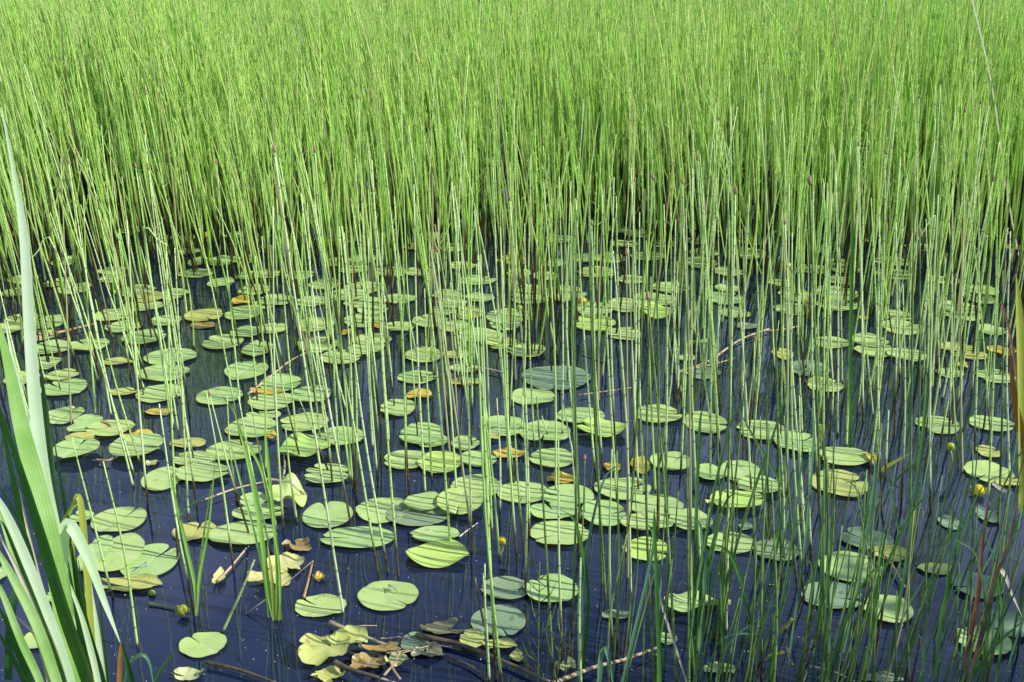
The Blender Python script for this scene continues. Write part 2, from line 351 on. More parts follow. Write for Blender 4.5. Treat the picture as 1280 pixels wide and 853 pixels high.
# photo pixel centre, width, height, colour, options / own label
P = [
 # ---- far rows, at the foot of the reed bed
 (81,328,30,12,'g'),(93,362,42,14,'g'),(73,356,30,12,'g'),(169,365,48,14,'g'),(217,369,36,13,'g'),(180,384,50,12,'g'),(85,284,26,8,'g'),
 (250,329,28,10,'g'),(245,343,42,11,'g'),(276,355,32,12,'g'),(309,326,32,10,'g'),(310,347,30,10,'g'),(333,381,30,12,'g'),
 (331,313,32,9,'g'),(333,346,34,11,'g'),(345,378,44,13,'g'),(391,378,42,13,'g'),(454,361,48,14,'g'),(454,380,48,14,'g'),(421,329,36,11,'g'),
 (488,342,38,12,'g'),(568,311,36,10,'g'),(552,390,32,12,'g'),(596,352,46,11,'g'),(521,342,34,10,'g'),(454,326,34,10,'g'),(578,334,34,10,'g'),
 (663,374,50,15,'g'),(707,370,52,18,'g'),(743,388,46,16,'g'),(839,361,46,13,'g'),(818,376,52,16,'g'),(782,384,46,17,'g'),
 (906,374,46,16,'g'),(910,363,32,10,'g'),(648,343,30,11,'g'),(746,342,46,14,'g'),(790,351,34,11,'g'),(810,321,46,11,'g'),(872,303,28,10,'g'),
 (875,330,42,14,'g'),(880,317,36,10,'g'),(911,342,34,12,'g'),(939,319,42,14,'g'),(939,303,36,10,'g'),(797,293,36,9,'g'),(828,306,36,9,'g'),
 (780,306,34,9,'g'),(733,324,38,11,'g'),(640,327,36,12,'o'),(995,371,42,16,'g'),(1045,368,52,18,'g'),(1047,384,52,14,'g'),
 (1120,396,40,13,'g'),(1223,374,34,16,'g'),(976,355,32,10,'g'),(1048,352,40,11,'g'),(1118,344,48,13,'g'),(1115,329,42,11,'g'),(1027,313,36,10,'g'),
 (983,293,30,8,'g'),(1053,331,40,11,'g'),(700,300,36,9,'g'),(540,296,34,9,'g'),(1180,352,36,11,'g'),(1150,310,36,9,'g'),(200,300,34,9,'g'),(410,300,34,9,'g'),
 (500,375,40,12,'g'),(560,370,40,12,'g'),(600,374,36,11,'g'),(1090,300,34,9,'g'),(690,330,34,10,'g'),(30,350,36,12,'g'),(140,340,34,10,'g'),(375,345,34,11,'g'),
 (870,286,24,6,'o'),(913,290,34,7,'o'),
 (155,410,44,14,'g'),(61,404,42,17,'g'),(304,394,42,18,'g'),(180,424,52,18,'g'),(111,433,48,15,'g'),(64,438,46,18,'g'),(10,412,36,15,'g'),
 (395,407,44,18,'g'),(455,402,48,17,'g'),(398,432,52,19,'g'),(426,449,50,18,'g'),(465,428,48,18,'g'),(457,440,42,14,'g'),(529,446,46,18,'g'),(322,438,38,18,'g'),
 (637,397,58,17,'g'),(600,421,58,16,'g'),(628,432,42,14,'b'),(658,442,48,17,'g'),(743,406,52,21,'b'),(1128,411,48,18,'g'),(1039,430,46,14,'g'),(1094,440,52,16,'g'),
 (1133,446,46,16,'g'),(568,445,36,9,'o'),(568,411,40,13,'g'),(1238,414,36,13,'g'),(500,410,36,12,'g'),(340,412,38,13,'g'),
 (213,448,62,20,'g'),(204,468,62,20,'g'),(55,456,38,17,'g'),(80,487,54,21,'g'),(78,472,40,13,'g'),(308,465,52,22,'g'),(521,473,46,16,'g'),(581,462,36,10,'g'),(581,479,40,9,'o'),
 (28,475,42,17,'g'),(1187,468,32,12,'g'),(1213,446,40,10,'o'),(1244,472,44,17,'g'),(1031,483,44,18,'g'),
 (200,494,56,22,'g'),(274,497,56,22,'g'),(351,481,50,22,'g'),(388,496,50,20,'g'),(155,492,40,9,'o'),(340,506,56,21,'g'),(330,521,42,9,'g'),
 (666,498,54,20,'g'),(497,512,44,20,'g'),(81,521,44,21,'g'),(111,528,34,12,'g'),(106,538,40,14,'g'),(139,541,58,20,'g'),(315,537,62,25,'g'),(380,530,58,23,'g'),(425,549,58,22,'g'),
 (292,566,66,24,'g'),(540,553,42,17,'g'),(527,546,54,26,'g'),(630,536,60,25,'g'),(681,543,62,26,'g'),(725,525,60,20,'g'),
 (823,520,56,22,'g'),(882,530,52,26,'g'),(953,540,62,24,'g'),(996,556,54,26,'g'),(1240,532,52,19,'g'),(101,554,36,11,'o'),(243,577,52,17,'g'),(235,556,44,12,'o'),
 # ---- ones with a look or place of their own
 (820,394,46,18,'b','bright round lily pad in front of the pad crowd, a cut reed rising before it'),
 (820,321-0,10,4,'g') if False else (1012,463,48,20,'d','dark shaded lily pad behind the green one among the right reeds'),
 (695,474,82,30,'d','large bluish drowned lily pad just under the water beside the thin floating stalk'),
 (254,408,30,8,'n','tan curled dead lily pad lying at the left among the reed feet'),
 (302,378,24,11,'y','small yellow lily pad on the edge of a green one at back left'),
 (472,409,18,7,'y','yellow scrap of lily pad in the middle of the thick reed clump'),
 (436,418,18,6,'y','thin yellow scrap of lily pad left in the thick reed clump'),
 (586,393,40,15,'o','yellowing lily pad edged with yellow, left of the tall centre reeds'),
 (978,444,26,13,'o','small crinkled yellow green pad left of the shaded pad pair'),
 (1080,399,12,5,'y','tiny yellow floating leaf right of the tall dark blade'),
 (1196,436,42,11,'o','yellow green pad among dense reeds at the right, beside brown stalks'),
 (1200,458,18,7,'y','small yellow leaf scrap among the dense right reeds'),
 (1252,440,34,11,'y','yellow pad at far right beside the dark drooping leaf'),
 (147,454,42,8,'o','narrow yellow green pad seen edge on, left, above two wide green pads'),
 (934,409,30,8,'d','small grey green pad beside the end of the long floating stalk'),
 (875,435,18,9,'g','small tilted green pad above the long floating stalk'),
 (857,449,24,8,'g','small green pad by the left end of the long floating stalk'),
 (878,468,44,14,'d','drowned bluish pad below the long floating stalk'),
 (524,496,32,11,'y','lemon yellow oval leaf beside the thick central reed clump'),
 (334,495,44,7,'y','thin yellow lily pad rim behind a green pad beside the tan twig'),
 (199,517,37,8,'y','orange yellow pad floating alone on open water at left'),
 (179,546,26,8,'y','orange yellow leaf lying behind the yellow crumpled one at left'),
 (164,555,22,12,'y','crumpled yellow leaf lying on the back edge of a green pad at left'),
 (338,549,14,8,'y','small orange yellow scrap stuck to the right edge of a green pad'),
 (190,581,14,7,'p','pale leaf scrap floating below the green pad with the yellow leaf'),
 (172,566,62,29,'g','green lily pad with yellow crumpled leaves on its back edge'),
 (96,569,54,25,'g','two lobed green pad touching the tall blades at left'),
 (380,568,64,24,'b','glossy bright pad with curled up edge and dark shaded hollow'),
 (410,589,52,13,'g','flat back pad of the stacked pair beneath the bent brown stalk'),
 (408,600,54,14,'g','front pad of the stacked pair right of the pale twig end'),
 (507,577,52,24,'g','green pad just left of the reeds with brown feet'),
 (550,581,52,27,'b','round bright green pad overlapped by the reeds with brown feet'),
 (582,556,34,18,'g','small notched pad behind the brown footed reed clump'),
 (599,575,48,20,'g','striped green pad left of the long yellow leaf'),
 (639,570,44,10,'y','long yellow leaf between two green pads, crossed by reed stems'),
 (613,550,24,5,'o','thin yellowish leaf on the front edge of a green pad'),
 (752,542,60,20,'b','bright oval pad with upturned rim and shadow line beneath it'),
 (690,575,56,23,'g','green pad right of the long yellow leaf'),
 (702,601,36,13,'y','bright yellow folded pad with a bud rising beside it'),
 (765,586,20,12,'y','small round yellow pad under the thin twin reeds'),
 (800,584,24,20,'y','round yellow pad touching a green pad right of the thin twin reeds'),
 (838,579,48,23,'g','green pad with pale shaded stripes right of the round yellow pad'),
 (595,611,62,29,'g','round green pad alone on its right side, tan footed reed over it'),
 (654,618,62,27,'g','green pad with an open wedge notch facing the viewer'),
 (710,624,62,26,'g','green pad directly in front of the bright yellow folded pad'),
 (778,613,70,27,'g','wide green pad behind the twin reeds, second of the back row'),
 (819,635,68,26,'g','wide green pad with brownish front rim below the wide one'),
 (887,594,36,19,'g','half round green pad left of the notched pair'),
 (927,592,50,28,'g','green pad with slit notch on its front edge, left of dark reeds'),
 (951,611,56,21,'g','green pad partly covered by the slit notched pad behind it'),
 (922,630,66,22,'b','pointed bright green pad on open blue water, no stems crossing its right end'),
 (890,634,18,4,'o','thin yellowish leaf tip left of the pointed bright pad'),
 (1055,575,62,23,'g','green pad left of the yellow folded leaf among the right reeds'),
 (1050,607,68,32,'o','large yellowish green pad beneath another, right of the horsetail tips'),
 (1091,580,16,15,'y','small yellow folded leaf beside the slanting yellow stalk'),
 (1172,533,50,22,'g','half shaded pad with bright front half on the right water'),
 (1236,567,28,15,'o','curled yellow green leaf above the ringed round pad at right'),
 (1236,593,56,27,'g','round pad with a dark wet outline at the right edge reeds'),
 (1265,607,42,9,'o','thin yellowish pad behind the grey folded dead blade'),
 (1187,655,26,17,'d','small faded pad floating alone on the right open water'),
 (1234,647,24,18,'d','small faded round pad beside the purple dead blade'),
 (204,601,50,28,'g','round green pad alone at left with a pale midrib'),
 (254,595,66,23,'g','green pad beneath two others at left, dark shadow lines across'),
 (149,652,64,32,'g','large green pad on the left water right of the bent blade'),
 (103,648,28,14,'g','small green pad half hidden by the bent blade'),
 (244,667,54,23,'o','yellow green pad with heart shaped notch at the back'),
 (303,671,84,28,'g','widest left pad, reaching under the tall green rush'),
 (317,627,36,17,'g','small pad behind the tall green rush, left of the humped pad'),
 (361,629,44,26,'g','humped green pad with a raised back edge'),
 (323,645,62,20,'g','flat green pad crossed by the tall green rush'),
 (410,646,60,33,'g','heart notched green pad on open water left of the centre'),
 (479,640,66,31,'g','green pad crossed by four brown footed reeds'),
 (447,675,92,26,'g','very wide pad with shadow stripes in front of the heart notched one'),
 (522,646,76,29,'d','large shaded dull pad overlapped by a green one'),
 (529,633,46,22,'g','greenish pad lying over the large shaded dull pad'),
 (575,634,56,33,'g','green pad in front of the round one, dark reed foot at its edge'),
 (544,670,60,19,'g','shaded pad directly behind the glossiest bright pad'),
 (547,697,76,31,'b','glossiest bright green pad with raised rim on dark blue water'),
 (692,644,60,21,'g','shaded green pad behind the big striped one'),
 (700,670,74,30,'g','big striped pad hanging over dark water left of a cut reed'),
 (755,647,54,32,'g','round green pad with a thin dark stalk standing on it'),
 (808,660,64,21,'g','green pad under the brown rimmed one, crossed by bright reeds'),
 (863,656,52,25,'g','green pad left of the open water with brown reed feet'),
 (932,661,18,8,'d','tiny drowned leaf in the open blue water'),
 (808,689,56,29,'b','bright oval pad alone over dark water with lit reed in front'),
 (914,681,62,26,'g','green pad over the yellow flower among dark reeds'),
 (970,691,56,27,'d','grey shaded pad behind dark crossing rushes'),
 (401,760,62,28,'g','oval pad with a lengthwise shadow line, dark reed at its tip'),
 (485,747,73,37,'g','large round pad with a dark insect on it'),
 (254,808,57,31,'g','round pad with dark centre crease in the lower left water'),
 (633,738,60,27,'d','left pad of the shaded pair joined at a notch'),
 (689,741,66,34,'g','right pad of the joined pair, its front half lit'),
 (623,779,66,38,'d','large blue green speckled pad under the water in the lower middle'),
 (871,762,80,30,'g','tilted folded pad with a slit, nose pointing right'),
 (833,801,26,13,'g','small pale pad by the floating tan stick'),
 (899,839,38,14,'g','small pale pad with dark rim at the bottom among rushes'),
 (770,771,34,11,'d','faint drowned pad left of the dark twin reeds'),
 (187,704,68,42,'g','large smooth pad with a blue damselfly on it'),
 (148,696,58,46,'g','middle pad of the smooth cluster of three at left'),
 (119,698,34,44,'g','left pad of the smooth cluster of three, against the blades'),
 (56,800,50,26,'g','pad glimpsed between the tall blades near the bottom'),
 (82,748,58,16,'g','narrow pad glimpsed between the tall blades'),
 (1,720,16,20,'g','pad cut by the left edge of the photo'),
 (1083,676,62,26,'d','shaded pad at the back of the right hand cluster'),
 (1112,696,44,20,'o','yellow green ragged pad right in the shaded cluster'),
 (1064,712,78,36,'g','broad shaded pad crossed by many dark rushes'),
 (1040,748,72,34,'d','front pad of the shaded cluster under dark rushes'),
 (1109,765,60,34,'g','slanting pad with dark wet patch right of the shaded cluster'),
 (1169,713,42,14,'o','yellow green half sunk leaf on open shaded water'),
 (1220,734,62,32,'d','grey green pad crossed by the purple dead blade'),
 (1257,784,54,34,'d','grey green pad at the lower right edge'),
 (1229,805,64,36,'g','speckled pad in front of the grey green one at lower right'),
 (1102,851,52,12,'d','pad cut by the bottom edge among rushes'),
 (519,807,34,24,'d','dull round leaf against the pile of dead leaves'),
 (590,803,30,24,'o','small upright olive leaf beside the dark stick'),
 (624,809,42,12,'o','thin olive leaf in front of the speckled blue green pad'),
 (646,823,17,14,'o','tiny round olive leaf near the dark stick'),
]
rp = random.Random(5)
FARX = []
for _ in range(400):
    px, py = rp.uniform(5, 1275), rp.uniform(288, 432)
    w = rp.uniform(24, 36) + (py - 288) * .1
    if sum(1 for q in P + FARX if abs(q[0] - px) < (q[2] + w) * .36 and abs(q[1] - py) < 7) > 0: continue
    FARX.append((px, py, w, w * (.29 + (py - 288) * .0006), 'g' if rp.random() < .93 else 'o'))
    if len(FARX) >= 42: break
P += FARX
CURL = {(380,568):(.007,.008,.05),(752,542):(.002,.007,.0),(547,697):(.0015,.008,.01),(871,762):(.012,.006,.16),(361,629):(.02,.004,.12),(820,394):(.003,.010,.05),(875,435):(.01,.0,.3),(102,698):(0,0,0)}
NOTCH = {(654,618):-1.75,(410,646):1.9,(244,667):1.5,(927,592):-1.4,(485,747):-.7,(187,704):1.0,(547,697):-.25,(689,741):2.2,(623,779):-1.2,(254,808):2.4,(550,581):2.8,(871,762):2.7,(922,630):0.1,(582,556):.5}
placed = []
PADS = []
for idx, e in enumerate(P):
    cx, cy, w, h, ty = e[:5]; lab = e[5] if len(e) > 5 else None
    c = ground(cx, cy); d = dist(c)
    ax = w * .5 * d / F * 1.04
    y0, y1 = ground(cx, cy + h * .5).y, ground(cx, cy - h * .5).y
    by = (y1 - y0) * .5 * 1.04; c.y = (y0 + y1) / 2
    lev = 0
    for (q, qa, qb, ql) in placed:
        if abs(q.x - c.x) < (ax + qa) * .9 and abs(q.y - c.y) < (by + qb) * .9: lev = max(lev, ql + 1)
    lev = min(lev, 5)
    placed.append((c.copy(), ax, by, lev))
    c.z = .003 + lev * .0045
    if ty == 'd': c.z = .0025 + lev * .001
    wob, rim, cup = CURL.get((cx, cy), (.0012 + random.random() * .0012, random.random() * .0025, 0))
    small = w < 27
    o = pad_mesh('lily_pad', c, ax, by, NOTCH.get((cx, cy), random.choice([random.uniform(-.7, .7), random.uniform(2.4, 3.9), random.uniform(0, 6.28)])),
                 PM[ty], wob=wob if ty != 'y' else .004, rimup=rim, open_=random.uniform(.03, .12), irr=random.choice([.015, .02, .03, .045]) if ty in 'gbd' else .05, torn=random.choice([0, 0, 0, 0, .05]) if not small else 0,
                 cup=cup * max(ax, by), nseg=30 if cy < 420 else 48, nr=4 if cy < 420 else 7)
    PADS.append((o, cx, cy))
    if lab:
        tag(o, lab, 'lily pad', 'lily pads on the pond')
    else:
        lr = 'left' if cx < 400 else ('middle' if cx < 840 else 'right')
        if cy < 400: zl, g = f'green lily pad in the far crowded rows at the reed bed foot, {lr} part', f'far row lily pads {lr}'
        elif cy < 470: zl, g = f'green lily pad among reed stems halfway back on the pond, {lr} part', f'halfway lily pads {lr}'
        else: zl, g = f'green lily pad with stem shadow stripes in the central belt of pads, {lr} part', f'central belt lily pads {lr}'
        if ty == 'o': zl = zl.replace('green lily pad', 'yellowish green lily pad'); g = g + ', yellowish'
        tag(o, zl, 'lily pad', g)

# ---- dead crumpled leaves
def dead_leaf(px, py, w, h, ty, label, wob=.012, z=.006, cup=.05, torn=.2):
    wob *= .6
    c = ground(px, py); d = dist(c); ax = w * .5 * d / F
    by = (ground(px, py - h * .5).y - ground(px, py + h * .5).y) * .5
    c.z = z * .6
    o = pad_mesh('dead_leaf', c, ax, by, random.uniform(0, 6.28), PM[ty], wob=wob, rimup=.006, open_=.3, irr=.10, cup=cup * ax, nseg=60, nr=8, torn=torn)
    o.data.transform(__import__('mathutils').Matrix.Translation((0, 0, 0)))
    return tag(o, label, 'dead leaf', 'dead and rotting leaves on the water')
dead_leaf(161, 733, 80, 20, 'o', 'yellow torn leaf half sunk in front of the smooth cluster of pads', .006)
dead_leaf(371, 686, 36, 15, 'n', 'orange brown curled dead leaf behind the pale one, beside the rush clump', .010)
dead_leaf(358, 711, 44, 26, 'p', 'pale rotting leaf between the brown curled leaf and the green rush', .010)
dead_leaf(337, 729, 58, 18, 'p', 'pale green pointed leaf crossed by the tall rush foot', .010)
dead_leaf(399, 725, 16, 8, 'y', 'small orange leaf scrap right of the pale rotting leaf', .004)
dead_leaf(274, 727, 16, 18, 'p', 'ragged pale scrap at the left end of a sunken stalk', .006)
dead_leaf(406, 820, 64, 42, 'o', 'crumpled yellow white star shaped leaf at the left of the dead pile', .016, .012)
dead_leaf(438, 809, 52, 24, 'o', 'folded yellow green leaf right of the crumpled star shaped one', .012, .018)
dead_leaf(474, 818, 52, 9, 'n', 'narrow ochre dead leaf at the back of the dead pile', .006, .020)
dead_leaf(461, 834, 46, 20, 'n', 'orange ochre striped dead leaf in the dead pile', .007, .012)
dead_leaf(496, 831, 30, 16, 'p', 'pale torn leaf on the right of the dead pile', .008, .012)
dead_leaf(412, 849, 44, 16, 'o', 'yellow torn leaf cut by the bottom edge in the dead pile', .008, .006)
dead_leaf(553, 790, 62, 16, 'r', 'grey brown rotting leaf behind the dark stick', .010)
dead_leaf(534, 819, 40, 16, 'r', 'dull half sunk leaf below the dark stick left end', .006)
dead_leaf(236, 847, 42, 14, 'p', 'pale dead leaf at the bottom edge, lower left water', .008)
dead_leaf(191, 561, 20, 6, 'p', 'faint pale leaf under the green pad at left', .003)
dead_leaf(706, 838, 26, 14, 'p', 'curled pale brown leaf beside the tan floating stick', .010)

# ------------------------------------------------------------------ yellow water lilies
def lily(px, py, bx, by_, rpx, label, opened=False, green=False):
    base = ground(bx, by_); top = at(px, py, base.y + random.uniform(-.01, .01)); d = dist(top); r = rpx * d / F
    root = empty('water_lily_bud', base); tag(root, label, 'flower', 'yellow water lily buds')
    mid = base.lerp(top, .5) + Vector((.006, 0, 0))
    tube_obj('stalk', [base - Vector((0, 0, .08)), base, mid, top - Vector((0, 0, r * .7))], r * .26, r * .32, M_STALK, root, 8, 8)
    V, Fc = [], []; n, mm = 10, 16
    for i in range(n + 1):
        a = math.pi * i / n; rr = r * math.sin(a) * (1 + .05 * math.cos(2 * a)); z = -math.cos(a) * r * .92
        for k in range(mm):
            b = 2 * math.pi * k / mm; q = rr * (1 + .06 * math.cos(5 * b))
            V.append(top + Vector((q * math.cos(b), q * math.sin(b), z)))
    for i in range(n):
        for k in range(mm): k2 = (k + 1) % mm; Fc.append((i * mm + k, i * mm + k2, (i + 1) * mm + k2, (i + 1) * mm + k))
    mesh_obj('flower', V, Fc, M_BUD if not green else M_SEP, root)
    for s in range(5):
        V, Fc = [], []; b0 = 2 * math.pi * s / 5
        for i in range(8):
            t = i / 7; a = math.pi * (.08 + t * (.62 if not opened else .5)); R_ = r * (1.07 + (.35 * t if opened else .02))
            wdt = .62 * math.sin(math.pi * min(1, .25 + t * .72))
            for k in range(6):
                b = b0 + (k / 5 - .5) * 2 * wdt
                V.append(top + Vector((R_ * math.sin(a) * math.cos(b), R_ * math.sin(a) * math.sin(b), -math.cos(a) * R_ * .95)))
        for i in range(7):
            for k in range(5): Fc.append((i * 6 + k, i * 6 + k + 1, i * 6 + k + 7, i * 6 + k + 6))
        mesh_obj('sepal', V, Fc, M_SEP, root)
lily(628, 676, 624, 697, 5.5, 'yellow bud on a short leaning stalk over open water with its dark reflection')
lily(905, 714, 905, 742, 6.5, 'yellow flower held between two dark reeds in the lower right', True)
lily(1188, 558, 1187, 592, 5.2, 'green and white bud on an olive stalk on the right water', False, True)
lily(1223, 612, 1224, 620, 7, 'pale yellow flower floating in front of the dark outlined pad', True)
lily(640, 318, 642, 345, 4.6, 'orange yellow flower at back, left of the centre reeds', True)
lily(729, 376, 729, 392, 4.6, 'yellow flower before the wide pads behind the central reeds', True)
lily(649, 385, 650, 410, 4.2, 'small pale bud above the lily pads in the centre', False, True)
lily(258, 294, 260, 322, 4.4, 'yellow flower at back left inside the reed bed')
lily(985, 332, 986, 352, 4.2, 'yellow flower at back right among lily pads', True)
lily(697, 592, 696, 602, 5, 'pale yellow green bud resting on the bright yellow folded pad', False, True)
lily(871, 583, 870, 600, 4.2, 'pinkish tan bud by the half round pad among bright reeds', False, True)
lily(228, 762, 229, 770, 6.5, 'knobbly yellow green bud at the foot of the left rushes', True, True)
lily(190, 741, 186, 744, 4, 'small pale bud floating by the yellow torn leaf', False, True)
lily(1006, 376, 1008, 392, 3.2, 'tiny yellow flower behind reeds at the right back')

# ------------------------------------------------------------------ damselflies
def damselfly(px, py, yaw, mat, label, pz=.012, s=1.0):
    c = ground(px, py, pz); root = empty('damselfly', c); tag(root, label, 'insect', 'insects resting on lily pads')
    dx = Vector((math.cos(yaw), math.sin(yaw), 0)); n_ = Vector((-dx.y, dx.x, 0)); up = Vector((0, 0, 1))
    path = [c + dx * (-.022 * s) + up * .004, c + up * .007, c + dx * .006 * s + up * .008, c + dx * .010 * s + up * .008]
    v, f, h, t = tube(path, [.0006 * s, .0009 * s, .0017 * s, .0014 * s], 8); mesh_obj('body', v, f, mat, root)
    hp = c + dx * .012 * s + up * .008
    v, f, h, t = tube([hp - n_ * .002 * s, hp - n_ * .001 * s, hp + n_ * .001 * s, hp + n_ * .002 * s], [.0006 * s, .0012 * s, .0012 * s, .0006 * s], 8); mesh_obj('head', v, f, M_BLACK, root)
    for sg in (-1, 1):
        for k in (0, 1):
            a = c + dx * (.005 - .004 * k) * s + up * .010
            dr = (-dx * (.8 + .15 * k) + n_ * sg * (.35 + .25 * k)).normalized(); pr = Vector((-dr.y, dr.x, 0))
            V = []
            for i in range(7):
                t = i / 6; w = .0022 * s * math.sin(math.pi * (.1 + .85 * t)); q = a + dr * .019 * s * t + up * .002 * t
                V += [q + pr * w, q - pr * w]
            mesh_obj('wing', V, [(2 * i, 2 * i + 1, 2 * i + 3, 2 * i + 2) for i in range(6)], M_WING, root)
    for k in range(3):
        for sg in (-1, 1):
            a = c + dx * (.003 + .003 * k) * s + up * .007
            v, f, h, t = tube([a, a + n_ * sg * .004 * s + up * .001, a + n_ * sg * .006 * s - up * .008], [.0003] * 3, 4); mesh_obj('leg', v, f, M_BLACK, root)
damselfly(178, 709, .9, M_BLUE, 'pale blue damselfly perched on the large smooth pad at left', .010, 1.1)
damselfly(490, 737, 2.4, M_BLACK, 'dark damselfly perched on the large round pad left of centre', .010, 1.1)

# ------------------------------------------------------------------ reeds, one by one
L_R = [ # top x, top y, foot x, foot y (photo), width factor
 (199,505,243,768,1.1),(264,606,244,760,1.0),(95,250,167,610,1),(80,300,89,530,.8),(108,310,120,522,.8),(222,380,236,650,.9),(258,490,292,712,.9),
 (89,545,141,748,.9),(129,577,172,810,1.1),(358,290,429,766,1.1),(357,536,371,652,1.2),(385,300,439,658,1),(405,330,474,726,1),(430,300,485,715,1),
 (470,280,498,720,1),(495,300,508,625,.9),(400,250,438,600,.9),(410,270,441,610,1),(425,300,443,615,.9),(432,330,446,625,1),(520,300,532,620,1),
 (520,250,563,682,1.1),(535,280,562,566,1),(548,340,571,618,1),(545,360,587,652,1),(595,300,613,592,1),(621,498,625,652,1),(600,380,620,850,1.0),
 (598,420,627,853,1.0),(622,290,643,606,1.1),(640,300,662,670,1.1),(671,496,692,850,1.2),(682,290,695,617,1),(698,551,703,820,1),(712,330,714,830,1.1),
 (715,300,721,600,1),(714,553,724,690,1.1),(731,575,730,645,.7),(768,330,769,560,1),(765,562,767,830,.9),(771,564,771,830,.9),(802,330,788,644,1),
 (800,300,805,620,1),(814,400,818,860,1.3),(815,440,846,860,1.2),(830,300,831,625,1),(824,580,823,670,1),(858,300,864,745,1.1),(868,310,878,745,1.1),
 (880,300,888,600,1.1),(908,300,901,810,1.1),(918,310,908,790,1.1),(935,320,929,575,1),(962,530,952,860,1.1),(975,543,980,700,1.1),(978,300,981,630,1),
 (986,300,984,620,1),(1018,300,1024,640,1),(1015,330,1029,860,1.2),(1033,300,1029,575,1),(1063,300,1058,560,1.1),(1090,300,1097,600,1.1),(1100,310,1102,640,1),
 (1111,513,1107,600,1.2),(1142,300,1137,690,1.1),(1149,330,1140,700,1),(1171,320,1163,640,1),(1245,300,1235,640,1.1),(1263,300,1262,600,1.1),
 (350,300,372,560,.9),(330,330,345,520,.9),(300,310,322,505,.9),(280,300,300,505,.9),(372,330,396,515,1),(388,300,409,560,1),(450,300,466,560,1),(462,330,472,600,.9),
 (575,300,585,520,1),(655,330,652,540,.9),(740,300,744,530,1),(753,310,748,500,1),(845,300,848,520,1),(893,300,897,545,1),(945,320,948,505,1),
 (1000,310,1003,545,1),(1045,300,1047,545,1),(1075,290,1079,530,1),(1120,300,1118,545,1),(1157,300,1153,545,1),(1190,290,1186,560,1),(1205,310,1203,590,1),(1222,300,1218,560,1),
 (210,330,235,505,.9),(182,300,212,520,.9),(150,310,175,505,.9),(604,420,611,640,1.0),(726,698,726,860,1.6),(604,717,612,856,1),(594,722,606,785,.8),(606,705,609,830,1.1),
 (853,300,851,590,.9),(665,300,668,560,1),(700,320,703,545,.9),(790,310,793,545,1),(1128,420,1126,640,1.0),(1012,560,1014,700,1.2),
 (1033,572,1036,860,1.4),(945,560,946,720,.9),(535,470,540,600,1),(508,495,510,600,.9),(1252,420,1248,660,1.1),(480,360,487,560,1),(418,420,425,580,1),
]
rl = random.Random(21)
for _ in range(34):
    fx, fy = rl.uniform(585, 1010), rl.uniform(545, 760)
    L_R.append((fx - rl.uniform(0, 22), rl.choice([300, 330, 360, 495, 520]) , fx, fy, rl.uniform(.75, 1.0)))
for _ in range(10):
    fx, fy = rl.uniform(130, 420), rl.uniform(540, 700)
    L_R.append((fx - rl.uniform(10, 50), rl.choice([320, 350, 495]) , fx, fy, rl.uniform(.7, .9)))
def reed(name, foot, top, r, mat, bend=0.0, n=12, kink=None, tip=False, label=None, group=None, cat='reed'):
    side = Vector((bend, random.uniform(-.02, .02), 0)) * (top - foot).length
    foot0 = foot - (top - foot).normalized() * .06
    pts = [foot0, foot, foot.lerp(top, .5) + side, top]
    if kink: pts = [foot0, foot, foot.lerp(top, .55) + side * .8, top, top + kink * .6, top + kink]
    path = smooth_path(pts, n + (4 if kink else 0))
    N = len(path) - 1
    rad = [r * (1 - .62 * (i / N) ** 1.8) for i in range(N + 1)]
    v, f, h, t = tube(path, rad, 7)
    h = [x - .06 for x in h]
    if not tip:
        o = mesh_obj(name, v, f, mat, None, {'h': h, 't': t, 'rnd': [random.random()] * len(v)}, loc=foot)
    else:
        o = empty(name, foot)
        mesh_obj('stem', v, f, mat, o, {'h': h, 't': t, 'rnd': [random.random()] * len(v)}, loc=foot)
        d = (path[-1] - path[-2]).normalized(); L = r * 5
        tp = [path[-1] + d * L * (i / 6 - .05) for i in range(7)]
        v, f, h, t = tube(tp, [r * k for k in (.5, .95, 1.1, 1.0, .85, .6, .2)], 8)
        mesh_obj('seed_cone', v, f, M_CONE, o, loc=foot)
    if label: tag(o, label, cat, group)
    return o

def zone(px): return 'left' if px < 330 else ('left centre' if px < 600 else ('right centre' if px < 900 else 'right'))
for i, (tx, ty, fx, fy, k) in enumerate(L_R):
    cut = ty > 480
    if not cut: ty2 = ty - random.uniform(10, 110); tx += (tx - fx) * (ty - ty2) / max(60, fy - ty) ; ty = ty2
    foot = ground(fx, fy); top = at(tx, ty, foot.y + random.uniform(-.05, .06))
    d = dist(foot); r = 1.75 * k * (d / F) * (.9 if d < 3.2 else .8)
    r = min(max(r, .0038), .0074)
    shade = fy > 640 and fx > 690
    tip = (i % 7 == 2)
    z = zone(fx)
    if cut: lab = f'short cut off green reed stem standing on open water, {z} of the pond'; g = f'short cut reeds {z}'
    elif tip: lab = f'tall green reed with a brown cone tip rising from open water, {z}'; g = f'cone tipped front reeds {z}'
    else: lab = f'tall jointed green reed with brown foot standing in open water, {z}'; g = f'front reeds {z}'
    reed('reed', foot, top, r, M_SHADEREED if shade and i % 3 else M_REED, random.uniform(-.015, .015), label=lab, group=g, tip=tip)
n_ind = len(L_R)

